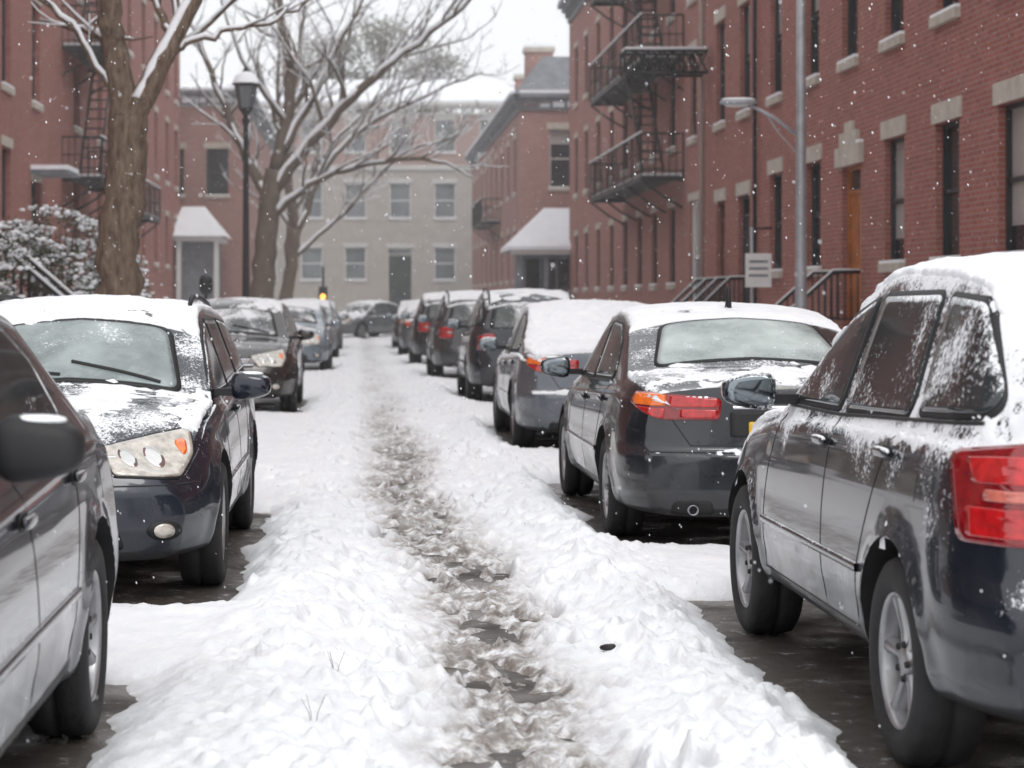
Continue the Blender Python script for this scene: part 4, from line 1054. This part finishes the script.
tree('bare_tree',[
 ([(-3.30,26.8,0),(-3.27,26.8,.5),(-3.23,26.8,1.5),(-3.12,26.8,3.0),(-3.05,26.8,3.9)],.36,.25,0,.6),
 ([(-3.10,26.8,3.6),(-3.22,26.8,4.7),(-3.36,26.7,5.7),(-3.6,26.5,8.),(-3.9,26.3,10.5)],.20,.08,.5,1),
 ([(-3.03,26.8,3.7),(-2.72,26.9,4.5),(-2.25,27.1,5.5),(-1.6,27.4,7.2),(-1.0,27.6,9.5)],.18,.06,.6,1),
 ([(-2.5,27.0,5.0),(-2.9,27.2,5.8),(-2.95,27.3,7.5)],.06,.03,.8,1),
 ([(-2.6,27.0,4.7),(-1.9,27.1,5.05),(-1.1,27.3,5.25),(-.5,27.4,5.7)],.05,.015,1.2,1),
 ([(-3.3,26.8,4.3),(-3.8,26.6,5.1),(-4.5,26.4,5.6),(-5.2,26.2,6.4)],.06,.02,.9,1),
],M_BARK,1)
tree('bare_tree',[
 ([(-2.9,58,0),(-2.85,58,1.5),(-2.72,58,3.5),(-2.46,58,5.2)],.42,.28,0,.6),
 ([(-2.58,58,4.5),(-.9,57.5,6.6),(.37,57,7.7),(2.2,56.5,9.1),(3.7,56,10.4)],.19,.04,1.3,1),
 ([(-2.68,58,3.8),(-1.47,57.6,4.75),(0,57.2,5.25),(1.9,57,5.4),(3.1,56.8,4.9)],.13,.025,1.2,1),
 ([(-2.46,58,5.1),(-2.1,58.2,7.2),(-2.2,58.4,8.9),(-2.5,58.6,11.)],.20,.07,1.3,1),
 ([(-2.6,58,4.2),(-3.45,58.3,5.9),(-4.2,58.6,7.7),(-5.0,59,9.6)],.17,.05,1.2,1),
 ([(-2.35,58,5.6),(-.9,58.6,8.3),(.2,59.2,10.6)],.15,.06,1.3,1),
 ([(-2.2,58.1,6.6),(-3.2,57.2,8.0),(-3.9,56.6,9.8)],.10,.03,1.2,1),
],M_BARK2,2)
tree('bare_tree',[
 ([(-2.9,72,0),(-2.6,72,2),(-2.3,72,4)],.26,.2,0,.7),
 ([(-2.3,72,3.9),(-1.4,72,6),(.2,71.5,7.6),(2.2,71,8.6),(4.2,71,9.4)],.14,.03,1.2,1),
 ([(-2.3,72,3.9),(-2.6,72,7),(-2.2,72,10),(-2,72,12)],.16,.05,1.,1),
 ([(-2.4,72,3.),(-.6,72,4.6),(1.4,71.6,6.6),(3.4,71,7.2)],.10,.03,1.2,1),
],M_BARK2,2)
tree('bare_tree',[
 ([(-3.1,84,0),(-3.0,84,3),(-2.9,84,5)],.24,.18,0,.7),
 ([(-2.9,84,4.9),(-1.5,84,7.5),(.6,83.5,9.6),(3.,83,10.5)],.13,.03,1.2,1),
 ([(-2.9,84,4.9),(-3.4,84,9),(-3.4,84,13)],.15,.05,1.,1),
 ([(-2.9,84,4.5),(-4.6,84,7),(-6,84,9.5)],.12,.04,1.,1),
],M_BARK2,2)
t=NT('needles');n=t.noise(t.pos(),1.5,3);M_NEED=t.done(t.bsdf(t.mix(n,C(.11,.105,.08),C(.22,.21,.17)),.9,0,.2))
def evergreen(name,x,y,h,r):
    E=empty(name,(x,y,0));tb=MB();tb.tube([(0,0,0),(0,0,h*.9)],[.4,.08],8,M_BARK2)
    f=MB();s=MB()
    for k in range(34):
        z=h*rnd.uniform(.5,.97);a=rnd.random()*2*PI;q=math.sqrt(max(0,1-((z-h*.66)/(h*.36))**2));rr=r*q*rnd.uniform(.3,1)
        c=Vector((rr*math.cos(a),rr*math.sin(a),z));tb.tube([(0,0,z*.75),c*.6+Vector((0,0,z*.35)),c],[.1,.06,.03],4,M_BARK2)
        for j in range(130):
            o=Vector((rnd.gauss(0,1)*.75,rnd.gauss(0,1)*.75,rnd.gauss(0,1)*.38));q=Vector((rnd.gauss(0,1),rnd.gauss(0,1),rnd.gauss(0,.5))).normalized();w=q.orthogonal().normalized()
            sz=.12+.16*rnd.random();sn=rnd.random()<.15 and o.z>0;mb=s if sn else f
            mb.poly([c+o-q*sz,c+o+w*sz*.4,c+o+q*sz,c+o-w*sz*.4],M_SNOWF if sn else M_NEED)
    tb.obj('trunk',E);f.obj('foliage',E);s.obj('foliage_snow',E)
evergreen('pine_tree',1.4,140,21.5,3.6);evergreen('pine_tree',4.4,143,20,2.8);evergreen('pine_tree',-2.4,141,20,3.2)
t=NT('leaf');n=t.noise(t.obj(),6,2);M_LEAF=t.done(t.bsdf(t.mix(n,C(.02,.035,.02),C(.06,.085,.045)),.5,0,.4))
def bush(x,y,h,r):
    E=empty('snowy_bush',(x,y,.1));f=MB();s=MB();st=MB()
    for k in range(26):
        a=rnd.random()*2*PI;e=Vector((r*.8*math.cos(a)*rnd.random(),r*.8*math.sin(a)*rnd.random(),h*rnd.uniform(.6,.95)))
        st.tube([(0,0,0),e*.5+Vector((0,0,.1)),e],[.03,.02,.008],5,M_BARK)
    for k in range(120):
        u=Vector((rnd.gauss(0,1),rnd.gauss(0,1),rnd.gauss(0,1))).normalized()*rnd.uniform(.45,1.0)
        c=Vector((u.x*r,u.y*r,h*.55+u.z*h*.45))
        for j in range(34):
            o=Vector((rnd.gauss(0,1),rnd.gauss(0,1),rnd.gauss(0,1)))*.085;q=Vector((rnd.gauss(0,1),rnd.gauss(0,1),rnd.gauss(0,1)-.3)).normalized();w=q.orthogonal().normalized();L=.06
            f.poly([c+o,c+o+q*L*.5+w*.018,c+o+q*L,c+o+q*L*.5-w*.018],M_LEAF)
        if u.z>-.5:
            for j in range(9):
                o=Vector((rnd.gauss(0,.10),rnd.gauss(0,.10),.03+rnd.random()*.09));rr=rnd.uniform(.018,.05)
                s.sell(c+o,(rr*1.3,rr*1.2,rr*.6),1.,M_SNOWF,6,4,Matrix.Rotation(rnd.gauss(0,.4),3,'X'))
    st.obj('stems',E);f.obj('leaves',E);s.obj('snow',E)
bush(-5.0,33.5,3.1,.95);bush(-5.6,29.6,2.7,.8);bush(-4.4,36,2.6,.7)

# ------------------------------------------------------------------ street furniture
E=empty('street_lamp',(6.0,28,0));m=MB()
m.lathe([(.16,.1),(.15,.5),(.09,.6),(.070,3),(.055,8.2),(.001,8.2)],(0,0,0),16,M_STEEL,'z')
m.tube([(0,0,3.72),(-.35,-.02,3.98),(-.68,-.03,4.15)],.025,8,M_STEEL);m.tube([(0,0,3.45),(-.3,0,3.78),(-.45,0,4.0)],.012,6,M_STEEL)
m.obj('pole',E);m=MB();m.sell((-.86,-.03,4.2),(.26,.11,.045),.8,M_STEEL,20,8);m.sell((-.88,-.03,4.17),(.17,.08,.04),.9,M_WFT,16,8);m.obj('lamp_head',E)
m=MB();m.sell((-.86,-.03,4.24),(.24,.09,.025),.9,M_SNOWF,16,6);m.obj('snow',E)
E=empty('lantern_lamp_post',(-2.72,48,.1));m=MB()
m.lathe([(.22,0),(.2,.4),(.12,.6),(.09,1),(.075,3),(.06,5.5),(.10,5.6),(.05,5.7),(.14,5.85)],(0,0,0),12,M_IRON,'z')
m.lathe([(.14,5.85),(.17,5.88),(.27,6.42),(.34,6.45),(.20,6.62),(.08,6.70),(.05,6.85),(.001,6.9)],(0,0,0),6,M_IRON,'z',smooth=False);m.obj('post',E)
m=MB();m.lathe([(.18,5.9),(.275,6.40)],(0,0,0),6,M_WGL,'z',smooth=False);m.obj('lantern_glass',E)
m=MB();m.lathe([(.34,6.47),(.24,6.66),(.12,6.74),(.001,6.76)],(0,0,0),12,M_SNOWF,'z');m.obj('snow',E)
E=empty('street_sign',(6.70,35.2,0));m=MB();m.tube([(0,0,.1),(0,0,2.75)],.03,8,M_STEEL);m.tube([(-.02,0,2.72),(.35,0,2.74)],.02,6,M_IRON);m.obj('post',E)
m=MB();m.box(-.12,.33,-.045,-.032,1.72,2.3,M_WHITE)
for k in range(3): m.box(-.06,.27,-.05,-.0455,2.14-k*.12,2.18-k*.12,M_SLATE)
m.obj('sign_plate',E)
E=empty('parking_meter',(-3.05,40,.1));m=MB();m.tube([(0,0,0),(0,0,1.5)],.03,8,M_IRON);m.sell((0,0,1.7),(.13,.09,.2),.7,M_IRON,16,10);m.obj('meter',E)
t=NT('amber_light');e=t.n('ShaderNodeEmission');e.inputs[0].default_value=C(1,.45,.08);e.inputs[1].default_value=4;M_AMB=t.done(e.outputs[0])
E=empty('traffic_light',(-1.75,92,0));m=MB();m.tube([(0,0,0),(0,0,3)],.06,8,M_IRON);m.box(-.2,.2,-.15,.15,1.2,2.1,M_IRON);m.obj('housing',E)
m=MB();m.lathe([(.12,-.17),(.001,-.19)],(0,0,1.65),14,M_AMB,'y');m.obj('lamp',E)

m=MB()
for (x,y) in ((-.16,6.75),(-.10,7.6)):
    for k in range(4):
        a=rnd.random()*6.28;m.tube([(x,y,.05),(x+.015*math.cos(a),y+.015*math.sin(a),.14),(x+.04*math.cos(a),y+.04*math.sin(a),.17+.03*rnd.random())],[.0012,.001,.0007],4,M_BARK)
m.obj('dry_weeds')
m=MB();m.sell((1.0,8.25,.10),(.035,.03,.014),.8,M_DARK,9,6,Matrix.Rotation(.3,3,'Z'),lambda p:Vector((p.x*(1+.3*math.sin(p.y*90)),p.y,p.z)));m.obj('dead_leaf')
# falling snow
m=MB();fr=np.random.default_rng(5)
for k in range(14000):
    y=4.5+fr.random()**.75*55;x=(fr.random()-.27)*y*.62;z=fr.random()*(1.5+.16*y)+.15;r=.0018+.0030*fr.random()
    if y<7: r*=.75
    b=len(m.v);m.v.extend([(x+r,y,z),(x-r,y,z),(x,y+r,z),(x,y-r,z),(x-r*.3,y,z+r*1.6),(x+r*.3,y,z-r*1.6)])
    for f in ((0,2,4),(2,1,4),(1,3,4),(3,0,4),(2,0,5),(1,2,5),(3,1,5),(0,3,5)): m.face([b+i for i in f],M_SNOWF,None,True)
m.obj('falling_snow')
# snowy haze : a real, thin scattering volume filling the street
t=NT('snow_haze');v=t.n('ShaderNodeVolumeScatter');v.inputs['Color'].default_value=C(1,1,1);v.inputs['Density'].default_value=.0030
t.l(v.outputs[0],t.out.inputs['Volume']);m=MB();m.box(-60,60,16,165,-1,30,t.mat);m.obj('snow_haze')

# ------------------------------------------------------------------ light, sky, camera
w=bpy.data.worlds.new('World');scene.world=w;w.use_nodes=True;nt=w.node_tree;nt.nodes.clear()
sky=nt.nodes.new('ShaderNodeTexSky');sky.sky_type='NISHITA';sky.sun_disc=False;sky.sun_elevation=math.radians(55);sky.sun_rotation=math.radians(200)
sky.dust_density=3;mx=nt.nodes.new('ShaderNodeMix');mx.data_type='RGBA';mx.inputs[0].default_value=.9;mx.inputs[7].default_value=(9.4,9.5,9.7,1)
bg=nt.nodes.new('ShaderNodeBackground');bg.inputs[1].default_value=.142;out=nt.nodes.new('ShaderNodeOutputWorld')
nt.links.new(sky.outputs[0],mx.inputs[6]);nt.links.new(mx.outputs[2],bg.inputs[0]);nt.links.new(bg.outputs[0],out.inputs[0])
sd=bpy.data.lights.new('sun','SUN');sd.energy=1.0;sd.angle=math.radians(25);sd.color=(1,.97,.94);so=bpy.data.objects.new('sun',sd);COL.objects.link(so)
so.rotation_euler=(math.radians(35),0,math.radians(20))
cd=bpy.data.cameras.new('camera');cd.lens=72;cd.sensor_width=36;cd.shift_x=150/1024;cd.shift_y=-84/1024;cd.clip_end=2000;cd.clip_start=.05
cd.dof.use_dof=True;cd.dof.focus_distance=10;cd.dof.aperture_fstop=3.5
co_=bpy.data.objects.new('camera',cd);co_.location=(0,0,1.5);co_.rotation_euler=(PI/2,0,0);COL.objects.link(co_);scene.camera=co_
scene.view_settings.view_transform='Standard';scene.view_settings.look='None';scene.view_settings.exposure=0
